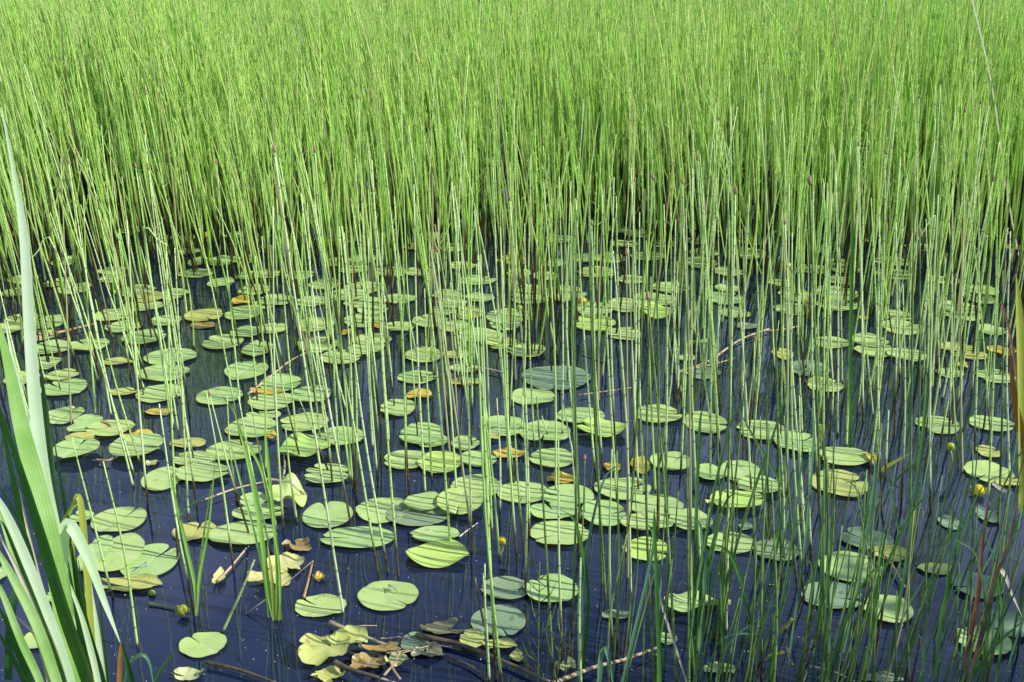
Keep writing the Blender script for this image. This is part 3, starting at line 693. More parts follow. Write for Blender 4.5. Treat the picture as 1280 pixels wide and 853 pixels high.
# shaded rushes at the near right shore, feet below the frame edge
NR = 135
for i in range(NR):
    fx = random.choice([random.gauss(990, 70), random.gauss(1075, 60), random.uniform(700, 1280), random.gauss(890, 60), random.gauss(1190, 60)])
    fx = min(max(fx, 672), 1300)
    Y = random.uniform(1.72, 2.28)
    d = Y * math.cos(PITCH) + CAM_H * math.sin(PITCH); X = (fx - 640) / F * d
    foot = Vector((X, Y, 0)); H = random.uniform(.32, .72) * (1 if fx > 850 else .8)
    lean = random.gauss(.03, .075)
    top = foot + Vector((lean * H, random.uniform(-.05, .08), H))
    z = 'left part' if fx < 900 else ('middle part' if fx < 1100 else 'right part')
    if i % 3 != 2:
        reed('rush', foot, top, random.uniform(.0022, .0038), M_SHADEREED, random.uniform(-.05, .05),
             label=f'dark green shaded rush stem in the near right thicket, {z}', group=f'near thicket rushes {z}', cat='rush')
    else:
        bend = random.uniform(-.12, .16)
        b = blade('sedge_leaf', [foot - Vector((0, 0, .05)), foot.lerp(top, .5), top + Vector((bend * .5, 0, 0)), top + Vector((bend, 0, H * .12))],
              random.uniform(.005, .010), random.choice([M_SEDGE, M_SEDGE, M_SEDGE_T, M_BLADE_D]), loc=foot, twist=random.uniform(-1, 1), wtip=.05)
        tag(b, f'thin pointed sedge leaf in the near right thicket, {z}', 'sedge leaf', f'near thicket sedge leaves {z}')

# specific rushes & blades (photo pixels at a given distance)
def px_blade(name, pts, wpx, Y, mat, label, cat, group=None, Ys=None, parent=None, **k):
    n = len(pts); P3 = []
    for i, (x, y) in enumerate(pts):
        yy = Y if Ys is None else Y + (Ys - Y) * i / (n - 1)
        P3.append(at(x, y, yy))
    w = 1.12 * wpx * dist(P3[n // 2]) / F
    loc = None if parent is not None else tuple(P3[0])
    o = blade(name, P3, w, mat, parent, loc=loc, **k)
    if label: tag(o, label, cat, group)
    return o
# tall green rush clump, lower left centre
root = empty('rush_clump', ground(340, 775)); tag(root, 'bright green rush clump with a thick leaf, standing in open water', 'rush')
Yc = ground(340, 775).y
for pts, w, m in (([(345,782),(336,742),(322,640),(308,570),(290,505)], 8, M_RUSH), ([(350,784),(348,700),(330,600),(310,555),(286,503)], 4.5, M_RUSH),
                  ([(343,775),(340,730),(334,676)], 6, M_BLADE_Y), ([(346,776),(345,690),(333,560),(331,535)], 5.5, M_RUSH), ([(349,790),(350,770),(349,752)], 6, M_BLADE_Y), ([(352,853),(351,800),(349,760)], 5, M_BLADE),
                  ([(336,772),(326,700),(300,600),(284,540)], 4, M_BLADE)):
    b = px_blade('leaf', pts, w * .72, Yc, m, None, None, parent=root, twist=random.uniform(-.4, .4))
root = empty('rush_clump', ground(244, 770)); tag(root, 'sparse green rush pair with a yellow bud at its foot', 'rush')
px_blade('leaf', [(246,770),(243,730),(232,680),(216,610),(212,590)], 4, ground(244, 770).y, M_RUSH, None, None, parent=root)
px_blade('leaf', [(246,770),(250,720),(262,650),(270,560)], 3, ground(244, 770).y, M_RUSH, None, None, parent=root)
px_blade('leaf', [(247,775),(244,745),(230,690),(225,650),(240,630),(275,610)], 2.5, ground(244, 770).y, M_SEDGE_T, None, None, parent=root)

# ------------------------------------------------------------------ big blades, left foreground
Yb = 1.86
root = empty('sweet_flag_clump', at(100, 853, Yb) - Vector((0, 0, .05))); tag(root, 'large clump of broad upright green blades at the left edge', 'water plant')
BL = [
 ([(112,900),(98,853),(75,700),(55,600),(43,500),(36,400),(30,300),(20,231),(2,135)], 17, M_BLADE, 1.80, 1.86, .3),
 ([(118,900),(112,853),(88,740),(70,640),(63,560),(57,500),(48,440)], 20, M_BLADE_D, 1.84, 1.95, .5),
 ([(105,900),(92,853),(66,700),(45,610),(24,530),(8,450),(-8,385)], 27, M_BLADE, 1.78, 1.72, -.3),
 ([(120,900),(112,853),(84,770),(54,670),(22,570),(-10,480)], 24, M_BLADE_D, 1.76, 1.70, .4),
 ([(95,900),(85,853),(60,780),(30,700),(5,640),(-20,600)], 20, M_BLADE, 1.74, 1.66, .2),
 ([(88,900),(80,853),(62,800),(30,730),(-10,650)], 9, M_BLADE_W, 1.72, 1.66, .1),
 ([(80,900),(70,853),(45,780),(12,715),(-14,670)], 14, M_BLADE, 1.70, 1.62, .5),
 ([(124,900),(115,800),(107,700),(102,640),(97,620),(90,632),(68,668)], 9, M_BLADE_Y, 1.88, 1.90, .3),
 ([(88,900),(76,800),(76,700),(84,655),(108,695),(130,752),(150,803)], 17, M_BLADE, 1.80, 1.80, .2),
 ([(12,850),(14,790),(20,745),(40,710),(62,676)], 15, M_BLADE_D, 1.70, 1.78, .1),
 ([(40,880),(30,845),(16,820),(-6,782)], 13, M_BLADE_D, 1.64, 1.60, .1),
 ([(106,900),(96,853),(86,780),(82,720),(80,660)], 12, M_BLADE, 1.84, 1.88, .3),
 ([(136,900),(128,850),(108,780),(96,720),(90,680)], 15, M_BLADE_D, 1.86, 1.90, .3),
 ([(134,900),(130,853),(122,790),(114,740),(111,700)], 6, M_BLADE, 1.90, 1.92, 0),
 ([(138,900),(136,853),(128,780),(122,730)], 5, M_BLADE_D, 1.90, 1.92, 0),
 ([(128,900),(124,853),(118,780),(108,720),(104,690)], 6, M_BLADE, 1.88, 1.92, 0),
 ([(105,900),(98,853),(72,750),(60,690),(46,640)], 9, M_BLADE_Y, 1.78, 1.80, .2),
 ([(110,900),(104,853),(88,790),(72,740),(50,650),(38,560),(34,520)], 14, M_BLADE, 1.82, 1.84, -.2),
 ([(70,900),(60,853),(46,800),(30,780),(20,770)], 4, M_BLADE_W, 1.70, 1.72, 0),
 ([(92,900),(78,840),(48,760),(20,690),(5,655),(-4,650)], 9, M_BLADE_D, 1.71, 1.64, .2),
 ([(150,900),(149,853),(150,820),(151,803)], 6.5, M_BLADE_O, 1.92, 1.94, .1),
 ([(172,905),(166,853),(158,822),(150,800)], 9, M_BLADE_D, 1.93, 1.96, .1),
]
BL += [
 ([(118,900),(106,853),(80,760),(58,650),(40,560),(20,470),(6,400)], 12, M_BLADE, 1.88, 1.94, .3),
 ([(100,900),(90,853),(62,770),(38,690),(18,600),(2,520),(-12,470)], 13, M_BLADE_D, 1.80, 1.74, .2),
 ([(84,900),(72,853),(44,770),(20,700),(-8,620)], 16, M_BLADE, 1.73, 1.66, .2),
 ([(126,900),(120,853),(104,760),(92,690),(78,610),(66,540)], 10, M_BLADE_D, 1.92, 1.98, .2),
 ([(62,900),(50,853),(26,800),(2,740),(-14,715)], 10, M_BLADE, 1.66, 1.62, .2),
 ([(116,900),(110,840),(98,760),(92,700),(90,650)], 7, M_BLADE_Y, 1.90, 1.92, .2),
 ([(96,900),(80,820),(50,730),(34,660),(24,610)], 6, M_BLADE_W, 1.75, 1.74, .1),
 ([(132,900),(122,850),(110,800),(98,760),(70,690)], 8, M_BLADE, 1.86, 1.84, .1)]
BL += [
 ([(122,900),(116,853),(100,780),(88,720),(82,670),(88,640),(100,628)], 8, M_BLADE, 1.94, 1.98, .4),
 ([(90,900),(82,853),(55,760),(36,680),(20,640),(-6,600)], 12, M_BLADE_D, 1.77, 1.70, .3),
 ([(130,900),(126,853),(112,790),(104,740),(98,700)], 8, M_BLADE_D, 1.92, 1.95, .2),
 ([(50,900),(40,853),(22,810),(6,770),(-10,750)], 12, M_BLADE_D, 1.63, 1.60, .1),
 ([(102,900),(96,853),(80,770),(70,700),(66,640),(60,580)], 8, M_BLADE, 1.90, 1.94, .1),
 ([(74,900),(66,853),(50,800),(40,740),(36,690)], 7, M_BLADE, 1.72, 1.74, .2)]
for pts, w, m, y0, y1, tw in BL:
    if m is M_BLADE and random.random() < .55: m = M_BLADE_P
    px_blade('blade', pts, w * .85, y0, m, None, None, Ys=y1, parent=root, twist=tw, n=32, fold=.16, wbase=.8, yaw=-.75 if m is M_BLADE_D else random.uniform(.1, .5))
b = px_blade('arching_leaf', [(150,880),(155,852),(163,828),(178,818),(188,832),(193,870)], 5, 1.95, M_SEDGE_T, 'small arching grey green leaf loop at the bottom left', 'leaf')
b = px_blade('arching_leaf', [(185,900),(195,850),(212,822),(224,808)], 4, 1.98, M_SEDGE, 'dark thin leaf leaning right towards the creased round pad', 'leaf')
# right edge blades
px_blade('flag_leaf', [(1276,640),(1276,500),(1273,400),(1270,343)], 13, 2.4, M_BLADE_Y, 'yellow green pointed blade at the right edge', 'leaf', yaw=-.2)
px_blade('withered_leaf', [(1290,600),(1282,560),(1270,470),(1261,415),(1252,380),(1248,392)], 5, 2.5, M_BLADE_B, 'dark red drooping dead leaf beside the yellow green blade', 'leaf')
px_blade('withered_leaf', [(1290,640),(1280,560),(1268,500),(1262,430)], 9, 2.4, M_BLADE_O, 'orange brown dead stalk at the right edge', 'leaf', yaw=-.75)
px_blade('withered_leaf', [(1200,880),(1203,853),(1212,790),(1221,745),(1228,670),(1240,602)], 9, 2.0, M_BLADE_B, 'purple brown upright dead blade in the lower right', 'leaf', twist=.4)
px_blade('withered_leaf', [(1205,880),(1211,850),(1229,777),(1240,728),(1262,670),(1275,600)], 10, 2.02, M_STICK, 'thick grey brown dead blade leaning right at the lower right', 'leaf')
px_blade('withered_leaf', [(1229,780),(1240,730),(1252,714),(1264,742),(1278,772)], 6, 2.04, M_BLADE_W, 'grey folded dead blade bent over at the lower right edge', 'leaf')
px_blade('withered_leaf', [(1240,604),(1252,612),(1266,617)], 5, 2.6, M_BLADE_W, 'short pale fold of dead leaf beside the dark outlined pad', 'leaf')
px_blade('long_leaf', [(1062,560),(1062,440),(1064,330),(1064,250),(1060,180)], 6, 3.0, M_BLADE_D, 'tall dark green blade among the right hand reeds', 'leaf')
px_blade('long_leaf', [(1290,400),(1262,260),(1240,110),(1215,0),(1205,-40)], 2.6, 5.6, M_BLADE_W, 'pale thin arched grass blade in the upper right corner', 'leaf')
px_blade('sedge_leaf', [(988,640),(981,617),(962,580),(938,540),(918,503)], 4, 2.7, M_SEDGE, 'dark slanting sedge leaf over the pads right of centre', 'leaf')
px_blade('sedge_leaf', [(905,900),(895,853),(905,815),(925,790),(963,767),(966,790),(970,796)], 3, 2.0, M_SEDGE_T, 'thin grey leaf folded sharply down in the shaded lower right', 'leaf')
px_blade('sedge_leaf', [(880,853),(890,820),(905,797),(940,792),(968,800)], 2.4, 2.0, M_SEDGE_T, 'thin arched grey leaf under the sharply folded one', 'leaf')
px_blade('sedge_leaf', [(736,900),(748,853),(750,822),(756,811),(762,830),(768,870)], 7, 1.95, M_SEDGE_T, 'grey green folded leaf loop at the bottom, right of centre', 'leaf')
px_blade('sedge_leaf', [(858,853),(845,812),(828,760),(818,712),(813,700)], 3, 2.05, M_BLADE_W, 'pale slanting dry stem crossing in front of dark reeds', 'leaf')
px_blade('sedge_leaf', [(1095,860),(1120,790),(1145,740),(1160,718)], 3.4, 2.1, M_SEDGE_T, 'thin grey leaf leaning right over the slanting pad', 'leaf')
px_blade('sedge_leaf', [(1205,860),(1240,810),(1280,775)], 6, 2.0, M_SEDGE, 'dark leaf slanting to the right over the speckled pad', 'leaf')
px_blade('sedge_leaf', [(1160,853),(1175,780),(1192,700),(1205,620),(1215,590)], 5, 2.1, M_SEDGE, 'long dark leaf left of the purple dead blade', 'leaf')
px_blade('sedge_leaf', [(1100,640),(1120,600),(1160,570),(1182,558)], 3, 2.9, M_SEDGE, 'thin dark leaf leaning towards the green white bud', 'leaf')
px_blade('sedge_leaf', [(1096,600),(1104,586),(1120,576),(1137,567)], 5, 3.15, M_BLADE_Y, 'slanting yellow stalk beside the small yellow folded leaf', 'leaf')

# ------------------------------------------------------------------ floating sticks and stalks
def stick(pts, rpx, mat, label, z=.006, cat='stalk'):
    p = [ground(x, y, z) for x, y in pts]; r = rpx * dist(p[0]) / F
    for i, q in enumerate(p): q.z += random.uniform(0, .004)
    o = tube_obj('floating_stalk', p, r, r * .6, mat, None, 7, 14, loc=p[0])
    return tag(o, label, cat, 'dead stalks floating on the water')

# seed heads of sedge
def seed_head(pts, Y, label):
    p = [at(x, y, Y) for x, y in pts]; root = empty('flowering_sedge', p[0]); tag(root, label, 'sedge', 'sedge seed heads')
    r = .0018; path = smooth_path(p, 10)
    v, f, h, t = tube(path, [r] * 11, 6); mesh_obj('stalk', v, f, M_STALK, root)
    parts = []
    for i in range(3, 11):
        for k in range(5):
            a = k * 1.256 + i; c = path[i]; dd = Vector((math.cos(a), math.sin(a), .6)).normalized()
            v, f, h, t = tube([c, c + dd * .003, c + dd * .007], [.0006, .0016, .0003], 4); parts.append((v, f, h, t))
    v, f, _ = join(parts); mesh_obj('spikelet', v, f, M_SEP, root)
for k_ in range(9):
    fx_, fy_ = random.uniform(400, 560), random.uniform(785, 850); a_ = random.uniform(-.6, .6); l_ = random.uniform(18, 45)
    stick([(fx_, fy_), (fx_ + l_ * .5, fy_ + l_ * .25 * a_), (fx_ + l_, fy_ + l_ * .5 * a_)], random.uniform(.6, 1.1), random.choice([M_TAN, M_STICK, M_PINK]), 'thin twig tangled in and beside the dead leaf pile', .012).__setitem__('group', 'twigs in the dead leaf pile')
seed_head([(966,800),(975,790),(982,784),(990,776)], 2.0, 'yellow green spiky seed head in the shaded thicket')
seed_head([(955,826),(966,820),(978,817)], 2.0, 'second spiky seed head lying lower and flatter')
seed_head([(1036,610),(1035,590),(1033,572)], 2.6, 'dark whorled horsetail tip before the large yellowish pad')
seed_head([(1027,560),(1026,545),(1025,532)], 2.7, 'dark whorled horsetail tip left of the green pad at right')

# small bushy horsetails, lower middle
def horsetail(px, Y, H, label):
    d = Y * math.cos(PITCH) + CAM_H * math.sin(PITCH); foot = Vector(((px - 640) / F * d, Y, 0))
    root = empty('horsetail', foot); tag(root, label, 'water plant', 'small bushy horsetails')
    top = foot + Vector((random.uniform(-.04, .02), 0, H))
    tube_obj('stem', [foot - Vector((0, 0, .05)), foot, top], .0028, .001, M_SHADEREED, root, 6, 8, loc=foot)
    for i in range(9):
        t = .15 + .09 * i; c = foot.lerp(top, t)
        for k in range(3):
            a = random.uniform(0, 6.28); L = random.uniform(.05, .11) * (1.1 - t * .6)
            e = c + Vector((math.cos(a) * L * .6, math.sin(a) * L * .6, L * .95))
            m_ = c.lerp(e, .5) + Vector((math.cos(a), math.sin(a), -.4)) * L * .12
            tube_obj('branch', [c, m_, e], .0010, .0004, M_SHADEREED, root, 4, 4, loc=foot)
horsetail(672, 2.05, .34, 'small bushy horsetail at bottom centre, in front of the twin thin reeds')
horsetail(692, 1.98, .22, 'short bushy horsetail right of the taller one')
horsetail(1000, 1.95, .30, 'small bushy horsetail inside the shaded rush thicket')

stick([(44,424),(80,415),(117,406)], 2.2, M_PINK, 'pinkish dead reed floating at the left behind the pads', .012)
stick([(310,494),(340,470),(362,452),(382,442)], 1.5, M_TAN, 'tan bent twig floating left of the thick reed clump', .02)
stick([(588,460),(610,462),(636,468)], 1.4, M_TAN, 'short pale stalk floating left of the drowned pad', .012)
stick([(849,466),(885,452),(925,425),(962,411)], 1.8, M_TAN, 'long tan stalk floating slantwise right of centre', .012)
stick([(857,463),(890,457),(919,448)], 1.2, M_TAN, 'thin tan stalk crossing under the long slanting one', .008)
stick([(723,495),(760,490),(790,485)], .9, M_TAN, 'thin tan stalk right of the drowned pad', .008)
stick([(728,440),(750,448),(768,460)], .9, M_STICK, 'dark wet twig behind the drowned pad', .008)
stick([(1000,408),(975,413),(950,414)], 1.0, M_TAN, 'tan twig end among reeds right of the long stalk', .01)
stick([(256,625),(295,612),(332,602)], 1.4, M_TAN, 'thin tan stalk leading to the pale twig end', .012)
stick([(330,600),(350,603),(382,619)], 2.4, M_TAN, 'pale thick twig with a blunt end right of the green rush', .016)
stick([(351,622),(353,605),(356,585),(355,570)], 1.8, M_TAN, 'bent brown stalk under the curled bright pad', .006)
stick([(258,828),(300,838),(345,855)], 2.6, M_STICK, 'dark wet stalk at the bottom left of centre', .012)
stick([(412,778),(440,790),(487,808)], 3.0, M_TAN, 'thick pale brown stalk behind the dead leaf pile', .014)
stick([(418,829),(440,838),(474,849)], 3.4, M_STICK, 'dark thick stalk across the dead leaf pile', .030)
stick([(520,795),(570,805),(620,823),(688,853)], 3.4, M_STICK, 'long dark wet stick in the lower middle', .012)
stick([(560,822),(590,835),(612,853)], 1.6, M_STICK, 'thin dark twig beneath the long dark stick', .006)
stick([(690,856),(740,836),(780,826),(822,811)], 3.0, M_TAN, 'tan floating stick in the lower right of centre', .014)
stick([(1012,833),(1040,840),(1068,852)], 1.3, M_FLECK, 'thin white stalk at the bottom among rushes', .01)
stick([(272,728),(290,708),(308,686)], 2.0, M_TAN, 'sunken tan stalk running to the ragged scrap', .008)
stick([(380,748),(386,724),(391,702)], 2.0, M_PINK, 'pinkish stalk piece under the small orange scrap', .008)
stick([(574,672),(585,664),(597,655)], 1.0, M_FLECK, 'white curved thread on the water behind the glossiest pad', .008)
stick([(186,755),(205,758),(222,762)], 1.6, M_STALK, 'half sunk olive stalk leading to the knobbly bud', .004)
stick([(126,528),(134,530),(139,533)], 1.4, M_PINK, 'short pink stalk lying on the left pads', .02)
stick([(120,575),(135,577),(142,573)], 1.6, M_PINK, 'short reddish stalk end between two left pads', .012)
stick([(1102,690),(1118,712),(1131,735)], 1.8, M_PINK, 'reddish stalk by the yellow green ragged pad', .012)
stick([(480,845),(495,826),(498,812)], 1.8, M_PINK, 'reddish stalk leaning out of the dead leaf pile', .03)
stick([(500,850),(492,838),(486,825)], 1.8, M_PINK, 'short reddish stalk beside the leaning one', .03)
# fallen stems: leaning out of the water
def leaner(a, b, Y, rpx, mat, label):
    p0 = at(*a, Y); p1 = at(*b, Y); r = rpx * dist(p0) / F
    o = tube_obj('fallen_reed', [p0, p0.lerp(p1, .5) + Vector((0, 0, -.004)), p1], r, r * .7, mat, None, 7, 10, loc=p0); return tag(o, label, 'reed')
leaner((277, 793), (318, 700), ground(277, 793).y, 2.0, M_REED, 'pale slanting broken reed with thick green end, lower left')
leaner((307, 768), (389, 703), ground(307, 768).y, .8, M_TAN, 'thin pale straight stalk slanting past the rush foot')
leaner((770, 580), (733, 520), 3.3, .9, M_REED, 'thin reed leaning left above the round yellow pads') if False else None

# floating flecks: pollen, bubbles
V, Fc = [], []
for i in range(520):
    px, py = random.uniform(0, 1280), 853 - abs(random.gauss(0, 190))
    c = ground(px, min(py, 900)); s = random.uniform(.0005, .0015) * (1.0 if random.random() < .93 else 1.7)
    k0 = len(V)
    V.append((c.x, c.y, .004))
    for k in range(5): a = k * 1.2566 + i; V.append((c.x + s * math.cos(a), c.y + s * 1.2 * math.sin(a), .002))
    Fc += [(k0, k0 + 1 + k, k0 + 1 + (k + 1) % 5) for k in range(5)]
tag(mesh_obj('pollen_flecks', V, Fc, M_FLECK), 'white flecks of pollen and bubbles floating on dark water', 'flecks', kind='stuff')

# ------------------------------------------------------------------ scattered reeds and the reed bed
def dens(x, y):
    u = x / (y * .47 + .3)
    if y < 3.05: return 0
    if y < 3.7: base = 7
    elif y < 4.5: base = 17
    elif y < 5.2: base = 38
    elif y < 5.6: base = 80
    elif y < 8: base = 150
    else: base = 90
    if u > .45: base *= 1.0 + .7 * min(1, (u - .45) * 2.5) * (1.3 if y < 5.4 else .4)
    if u < -.62 and y > 3.9: base *= 1.4
    # gaps of open water inside the bed
    g = math.sin(x * 2.3 + 1.1) * math.sin(y * 1.9 + .6) + .6 * math.sin(x * 5.1 + y * 2.7)
    g += .8 * math.sin(x * 7.7 - y * 1.3) * math.sin(y * 6.1 + x)
    base *= 1 + .5 * g * (1 if y < 6.2 else 1.35)
    return max(base, 2)
pts = []
Ymax = 17.5
y = 3.05
while y < Ymax:
    dy = .12 + .02 * y
    xl, xr = -(.50 * y + .9), (.50 * y + 2.2)
    nx = int((xr - xl) / dy)
    for i in range(nx):
        x0 = xl + i * dy
        lam = dens(x0, y) * dy * dy * (1 if y < 9 else (.75 if y < 13 else .6))
        n = int(lam) + (1 if random.random() < lam - int(lam) else 0)
        # little tufts
        cx, cy = x0 + random.random() * dy, y + random.random() * dy
        for k in range(n):
            if random.random() < .45: q = (cx + random.gauss(0, .035), cy + random.gauss(0, .035))
            else: q = (x0 + random.random() * dy, y + random.random() * dy)
            pts.append(q)
    y += dy
for cx, cy, sx, sy, n in ((440,500,30,45,16),(425,440,30,22,12),(560,500,20,30,10),(665,430,26,26,16),(700,400,30,20,14),(170,470,60,40,22),(1150,470,80,45,34),
                          (1210,520,50,50,20),(985,480,30,50,14),(860,470,40,50,20),(1040,470,30,50,18),(520,430,30,30,14),(330,430,40,40,14),(60,420,30,30,16)):
    for k in range(n):
        px, py = random.gauss(cx, sx), random.gauss(cy, sy)
        if py > 640: continue
        q = ground(px, py); pts.append((q.x, q.y))
pts = np.array(pts); pts = pts[np.argsort(pts[:, 1])]
inview = np.abs(pts[:, 0]) < .474 * (pts[:, 1] * .94 + .55)
n_more = 300 - n_ind
idx_in = np.where(inview)[0][:n_more]
mask = np.ones(len(pts), bool); mask[idx_in] = False
for i in idx_in:
    x, y = pts[i]; foot = Vector((x, y, 0)); H = min(1.25, max(.35, random.gauss(.93, .19)))
    lean = -.04 + random.gauss(0, .06) - .14 * min(.5, max(0, -x / y))
    top = foot + Vector((lean * H, random.gauss(0, .05), H))
    kink = None
    if random.random() < .05:
        H *= .7; top = foot.lerp(top, .7); kink = Vector((random.uniform(-.08, .08), random.uniform(-.03, .03), -random.uniform(.02, .1)))
    if random.random() < .2 and kink is None: top = foot.lerp(top, random.uniform(.25, .6))
    tip = random.random() < .12 and kink is None
    u = x / y; z = 'left' if u < -.2 else ('centre' if u < .18 else 'right')
    if kink: lab, g = f'green reed with a snapped drooping top halfway back, {z}', f'snapped reeds {z}'
    elif tip: lab, g = f'slender green reed with brown cone tip between the lily pads, {z}', f'cone tipped reeds between pads {z}'
    else: lab, g = f'slender plain green reed stem rising between the lily pads, {z}', f'reeds between pads {z}'
    reed('reed', foot, top, random.uniform(.0028, .0042), M_REED, random.uniform(-.03, .03), n=9, kink=kink, tip=tip, label=lab, group=g)

def bed_mesh(q, name, mat):
    N = len(q); x, y = q[:, 0], q[:, 1]
    S, G = 4, 7
    H = np.clip(rng.normal(.90, .12, N), .45, 1.25) * (1 + .34 * np.clip((y - 4.3) / 2.2, 0, 1))
    # tops even out the stand: patches of taller and shorter stems
    H *= 1 + .15 * np.sin(x * 1.1 + 2) * np.sin(y * .8) + .05 * np.sin(x * 3.3 + y * 2.1)
    leanx = -.045 + rng.normal(0, .06, N) - .11 * np.clip(-x / y, 0, .5) + .03 * np.sin(y * 1.7 + x)
    leany = rng.normal(0, .06, N)
    wild = rng.random(N) < .05; leanx[wild] += rng.normal(0, .22, wild.sum())
    bend = rng.normal(0, .03, N)
    r0 = rng.uniform(.0028, .0052, N) * (1 + .35 * np.clip((y - 5) / 2, 0, 1)) * (1 + .0 * y)
    t = np.linspace(0, 1, G)
    ang = np.linspace(0, 2 * np.pi, S, endpoint=False)
    T = t[None, :, None]; A = ang[None, None, :]
    cxp = x[:, None, None] + (leanx * H)[:, None, None] * T + (bend * H)[:, None, None] * np.sin(np.pi * T) + (leanx * H * .5)[:, None, None] * (T ** 2 - T) * 1.0
    cyp = y[:, None, None] + (leany * H)[:, None, None] * T
    cz = H[:, None, None] * T - .03
    rr = r0[:, None, None] * (1 - .5 * T ** 1.6)
    a0 = rng.uniform(0, 1.5, N)[:, None, None]
    X = cxp + rr * np.cos(A + a0); Y_ = cyp + rr * np.sin(A + a0); Z = np.broadcast_to(cz, X.shape)
    V = np.stack([X, Y_, Z], -1).reshape(-1, 3)
    rnd = np.repeat(rng.random(N), G * S); h = Z.reshape(-1)
    base = np.arange(N)[:, None, None] * (G * S); g = np.arange(G - 1)[None, :, None] * S; k = np.arange(S)[None, None, :]
    k2 = (k + 1) % S
    Fq = np.stack([base + g + k, base + g + k2, base + g + S + k2, base + g + S + k], -1).reshape(-1, 4)
    # whorl twigs on the upper part: thin slivers
    far_ = y > 4.6
    idx = np.where(far_ & (rng.random(N) < .75))[0]
    per = 20
    ii = np.repeat(idx, per); tt = rng.uniform(.42, 1.0, len(ii)); aa = rng.uniform(0, 2 * np.pi, len(ii))
    L = rng.uniform(.025, .07, len(ii)) * (1.15 - .6 * tt)
    bx = x[ii] + leanx[ii] * H[ii] * tt + bend[ii] * H[ii] * np.sin(np.pi * tt) + leanx[ii] * H[ii] * .5 * (tt ** 2 - tt); by = y[ii] + leany[ii] * H[ii] * tt; bz = H[ii] * tt - .03
    w = .0021 * (1 + .06 * np.maximum(0, y[ii] - 6))
    p0 = np.stack([bx - w, by, bz], -1); p1 = np.stack([bx + w, by, bz], -1)
    sp_ = rng.uniform(.15, 1.0, len(ii))
    p2 = np.stack([bx + np.cos(aa) * L * sp_, by + np.sin(aa) * L * sp_, bz + L * rng.uniform(.5, 1, len(ii))], -1)
    TV = np.stack([p0, p1, p2], 1).reshape(-1, 3); nb = len(V)
    TF = nb + np.arange(len(ii) * 3).reshape(-1, 3)
    V = np.vstack([V, TV]); rnd = np.concatenate([rnd, np.repeat(rng.random(len(ii)), 3)]); h = np.concatenate([h, TV[:, 2]])
    me = bpy.data.meshes.new(name)
    me.vertices.add(len(V)); me.vertices.foreach_set('co', V.astype(np.float32).ravel())
    nl = Fq.size + TF.size; me.loops.add(nl); me.loops.foreach_set('vertex_index', np.concatenate([Fq.ravel(), TF.ravel()]).astype(np.int32))
    npoly = len(Fq) + len(TF); me.polygons.add(npoly)
    st = np.concatenate([np.arange(len(Fq)) * 4, Fq.size + np.arange(len(TF)) * 3]).astype(np.int32)
    me.polygons.foreach_set('loop_start', st)
    me.polygons.foreach_set('use_smooth', np.ones(npoly, bool))
    me.update(calc_edges=True); me.validate()
    for nme, val in (('h', h), ('rnd', rnd)):
        a = me.attributes.new(nme, 'FLOAT', 'POINT'); a.data.foreach_set('value', val.astype(np.float32))
    me.materials.append(mat)
    o = bpy.data.objects.new(name, me); COL.objects.link(o)
    print('bed stems', N, 'faces', npoly)
    return o
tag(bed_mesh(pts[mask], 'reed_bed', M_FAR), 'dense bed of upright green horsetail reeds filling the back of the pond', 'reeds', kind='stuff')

# a few standout brown cones and dead stems over the bed are part of the picture
for i in range(30):
    px, py = random.uniform(10, 1270), random.uniform(60, 330); Y = random.uniform(5.2, 8.5)
    tp = at(px, py, Y)
    if not (.55 < tp.z < 1.12): continue
    foot = Vector((tp.x + .07, Y, 0)); v = 'pale dry' 
    v_, f_, h_, t_ = tube(smooth_path([foot, foot.lerp(tp, .5), tp], 6), [.004, .004, .0038, .0036, .0034, .0032, .003], 5)
    o = empty('dry_reed', foot); mesh_obj('stem', v_, f_, M_REED, o, {'h': h_, 't': t_, 'rnd': [random.random()] * len(v_)}, loc=foot)
    cp = [tp + Vector((0, 0, .05 * q / 4)) for q in range(5)]
    v_, f_, h_, t_ = tube(cp, [.003, .0045, .0052, .004, .0015], 6); mesh_obj('seed_cone', v_, f_, random.choice([M_CONE, M_TAN, M_TAN]), o, loc=foot)
    tag(o, 'reed with a tan or brown cone standing out in the dense bed', 'reed', 'cone bearing reeds in the dense bed')

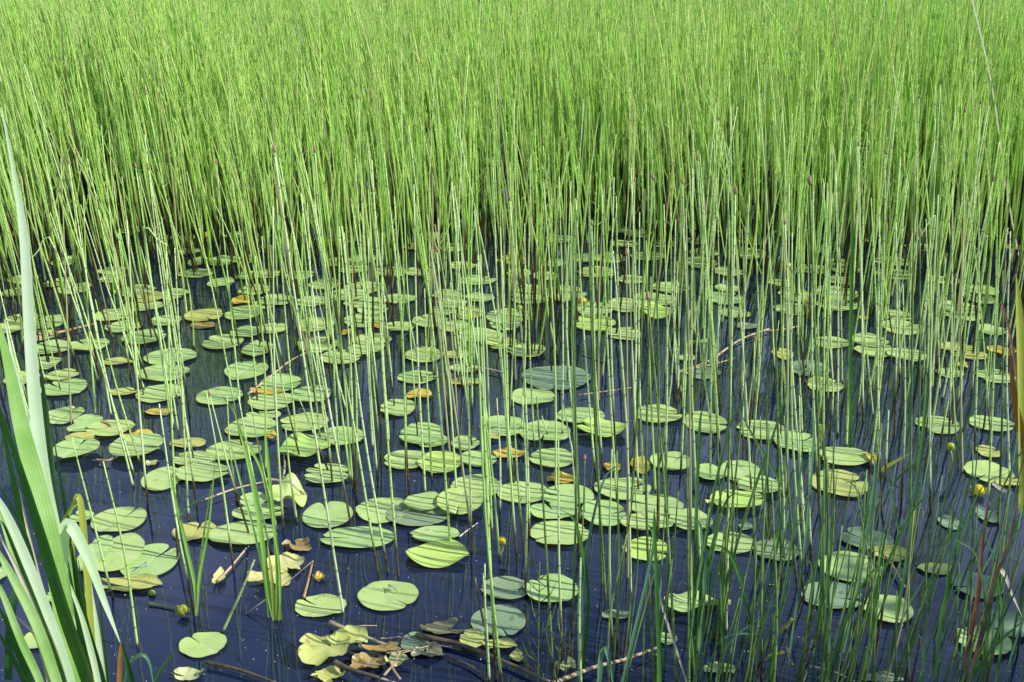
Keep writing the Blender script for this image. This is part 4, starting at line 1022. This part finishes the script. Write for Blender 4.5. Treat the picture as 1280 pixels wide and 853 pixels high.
# ------------------------------------------------------------------ willow on the near right bank (outside the frame, shades the lower right)
def willow(cx, cy):
    root = empty('willow_tree', (cx, cy, .2)); tag(root, 'leafy willow on the near right bank shading the water', 'tree')
    base = Vector((cx, cy, .1)); top = Vector((cx - .2, cy + .1, 2.4))
    tube_obj('trunk', [base, base.lerp(top, .5) + Vector((.1, .05, 0)), top], .11, .05, M_BARK, root, 10, 10)
    V, Fc = [], []
    for i in range(26):
        t = random.uniform(.3, 1); a0 = base.lerp(top, t); a = random.uniform(0, 6.28)
        L = random.uniform(.7, 1.25)
        e = a0 + Vector((math.cos(a) * L - .35, math.sin(a) * L * .55 + .1, random.uniform(.05, .7)))
        tube_obj('branch', [a0, a0.lerp(e, .5) + Vector((0, 0, .12)), e], .022, .006, M_BARK, root, 6, 6)
        for k in range(230):
            s = random.uniform(.25, 1.1); c = a0.lerp(e, s) + Vector((random.gauss(0, .14), random.gauss(0, .12), random.gauss(0, .13)))
            d = Vector((random.gauss(0, 1), random.gauss(0, 1), random.gauss(-.5, .7))).normalized(); n_ = d.cross(Vector((random.gauss(0, 1), random.gauss(0, 1), random.gauss(0, 1)))).normalized()
            l_, w_ = random.uniform(.07, .13), random.uniform(.014, .024)
            k0 = len(V); V += [c, c + d * l_ * .5 + n_ * w_, c + d * l_, c + d * l_ * .5 - n_ * w_]; Fc.append((k0, k0 + 1, k0 + 2, k0 + 3))
    mesh_obj('crown', V, Fc, M_LEAF, root, smooth=False)
willow(4.25, 1.05)

# ------------------------------------------------------------------ light
EL, AZ = R(40), R(-18)     # sun from the right, a little behind the camera
sd = Vector((math.cos(EL) * math.cos(AZ), math.cos(EL) * math.sin(AZ), math.sin(EL)))
sun = bpy.data.lights.new('sun', 'SUN'); so = bpy.data.objects.new('sun', sun); COL.objects.link(so)
sun.energy = 5.0; sun.angle = R(.53); sun.color = (1, .97, .90)
so.rotation_euler = sd.to_track_quat('Z', 'Y').to_euler(); so.location = sd * 20
w = bpy.data.worlds.new('World'); scene.world = w; w.use_nodes = True; nt = w.node_tree
sky = nt.nodes.new('ShaderNodeTexSky'); sky.sky_type = 'NISHITA'; sky.sun_disc = False
sky.sun_elevation = EL; sky.sun_rotation = math.pi / 2 - AZ
sky.air_density = 1.0; sky.dust_density = .3; sky.ozone_density = 2.5
tc = nt.nodes.new('ShaderNodeTexCoord'); sp = nt.nodes.new('ShaderNodeSeparateXYZ'); nt.links.new(tc.outputs['Generated'], sp.inputs[0])
mpw = nt.nodes.new('ShaderNodeMapping'); mpw.inputs['Scale'].default_value = (1.6, 1.6, 5); nt.links.new(tc.outputs['Generated'], mpw.inputs[0])
cl = ramp(nt, [(.32, (0, 0, 0)), (.60, (1, 1, 1))], noise(nt, 1.6, 5, mpw.outputs[0], .6))
el = ramp(nt, [(.02, (1, 1, 1)), (.46, (1, 1, 1)), (.54, (.45, .45, .45)), (.66, (0, 0, 0))], sp.outputs[2])
cf = math_(nt, 'MULTIPLY', math_(nt, 'MULTIPLY', cl, el), .85)
skyc = mix(nt, cf, sky.outputs[0], (7.5, 8.8, 13.0))
nt.links.new(skyc, nt.nodes['Background'].inputs[0]); nt.nodes['Background'].inputs[1].default_value = .13
scene.view_settings.view_transform = 'Standard'; scene.view_settings.look = 'None'; scene.view_settings.exposure = 0
scene.render.engine = 'CYCLES'
scene.cycles.max_bounces = 6
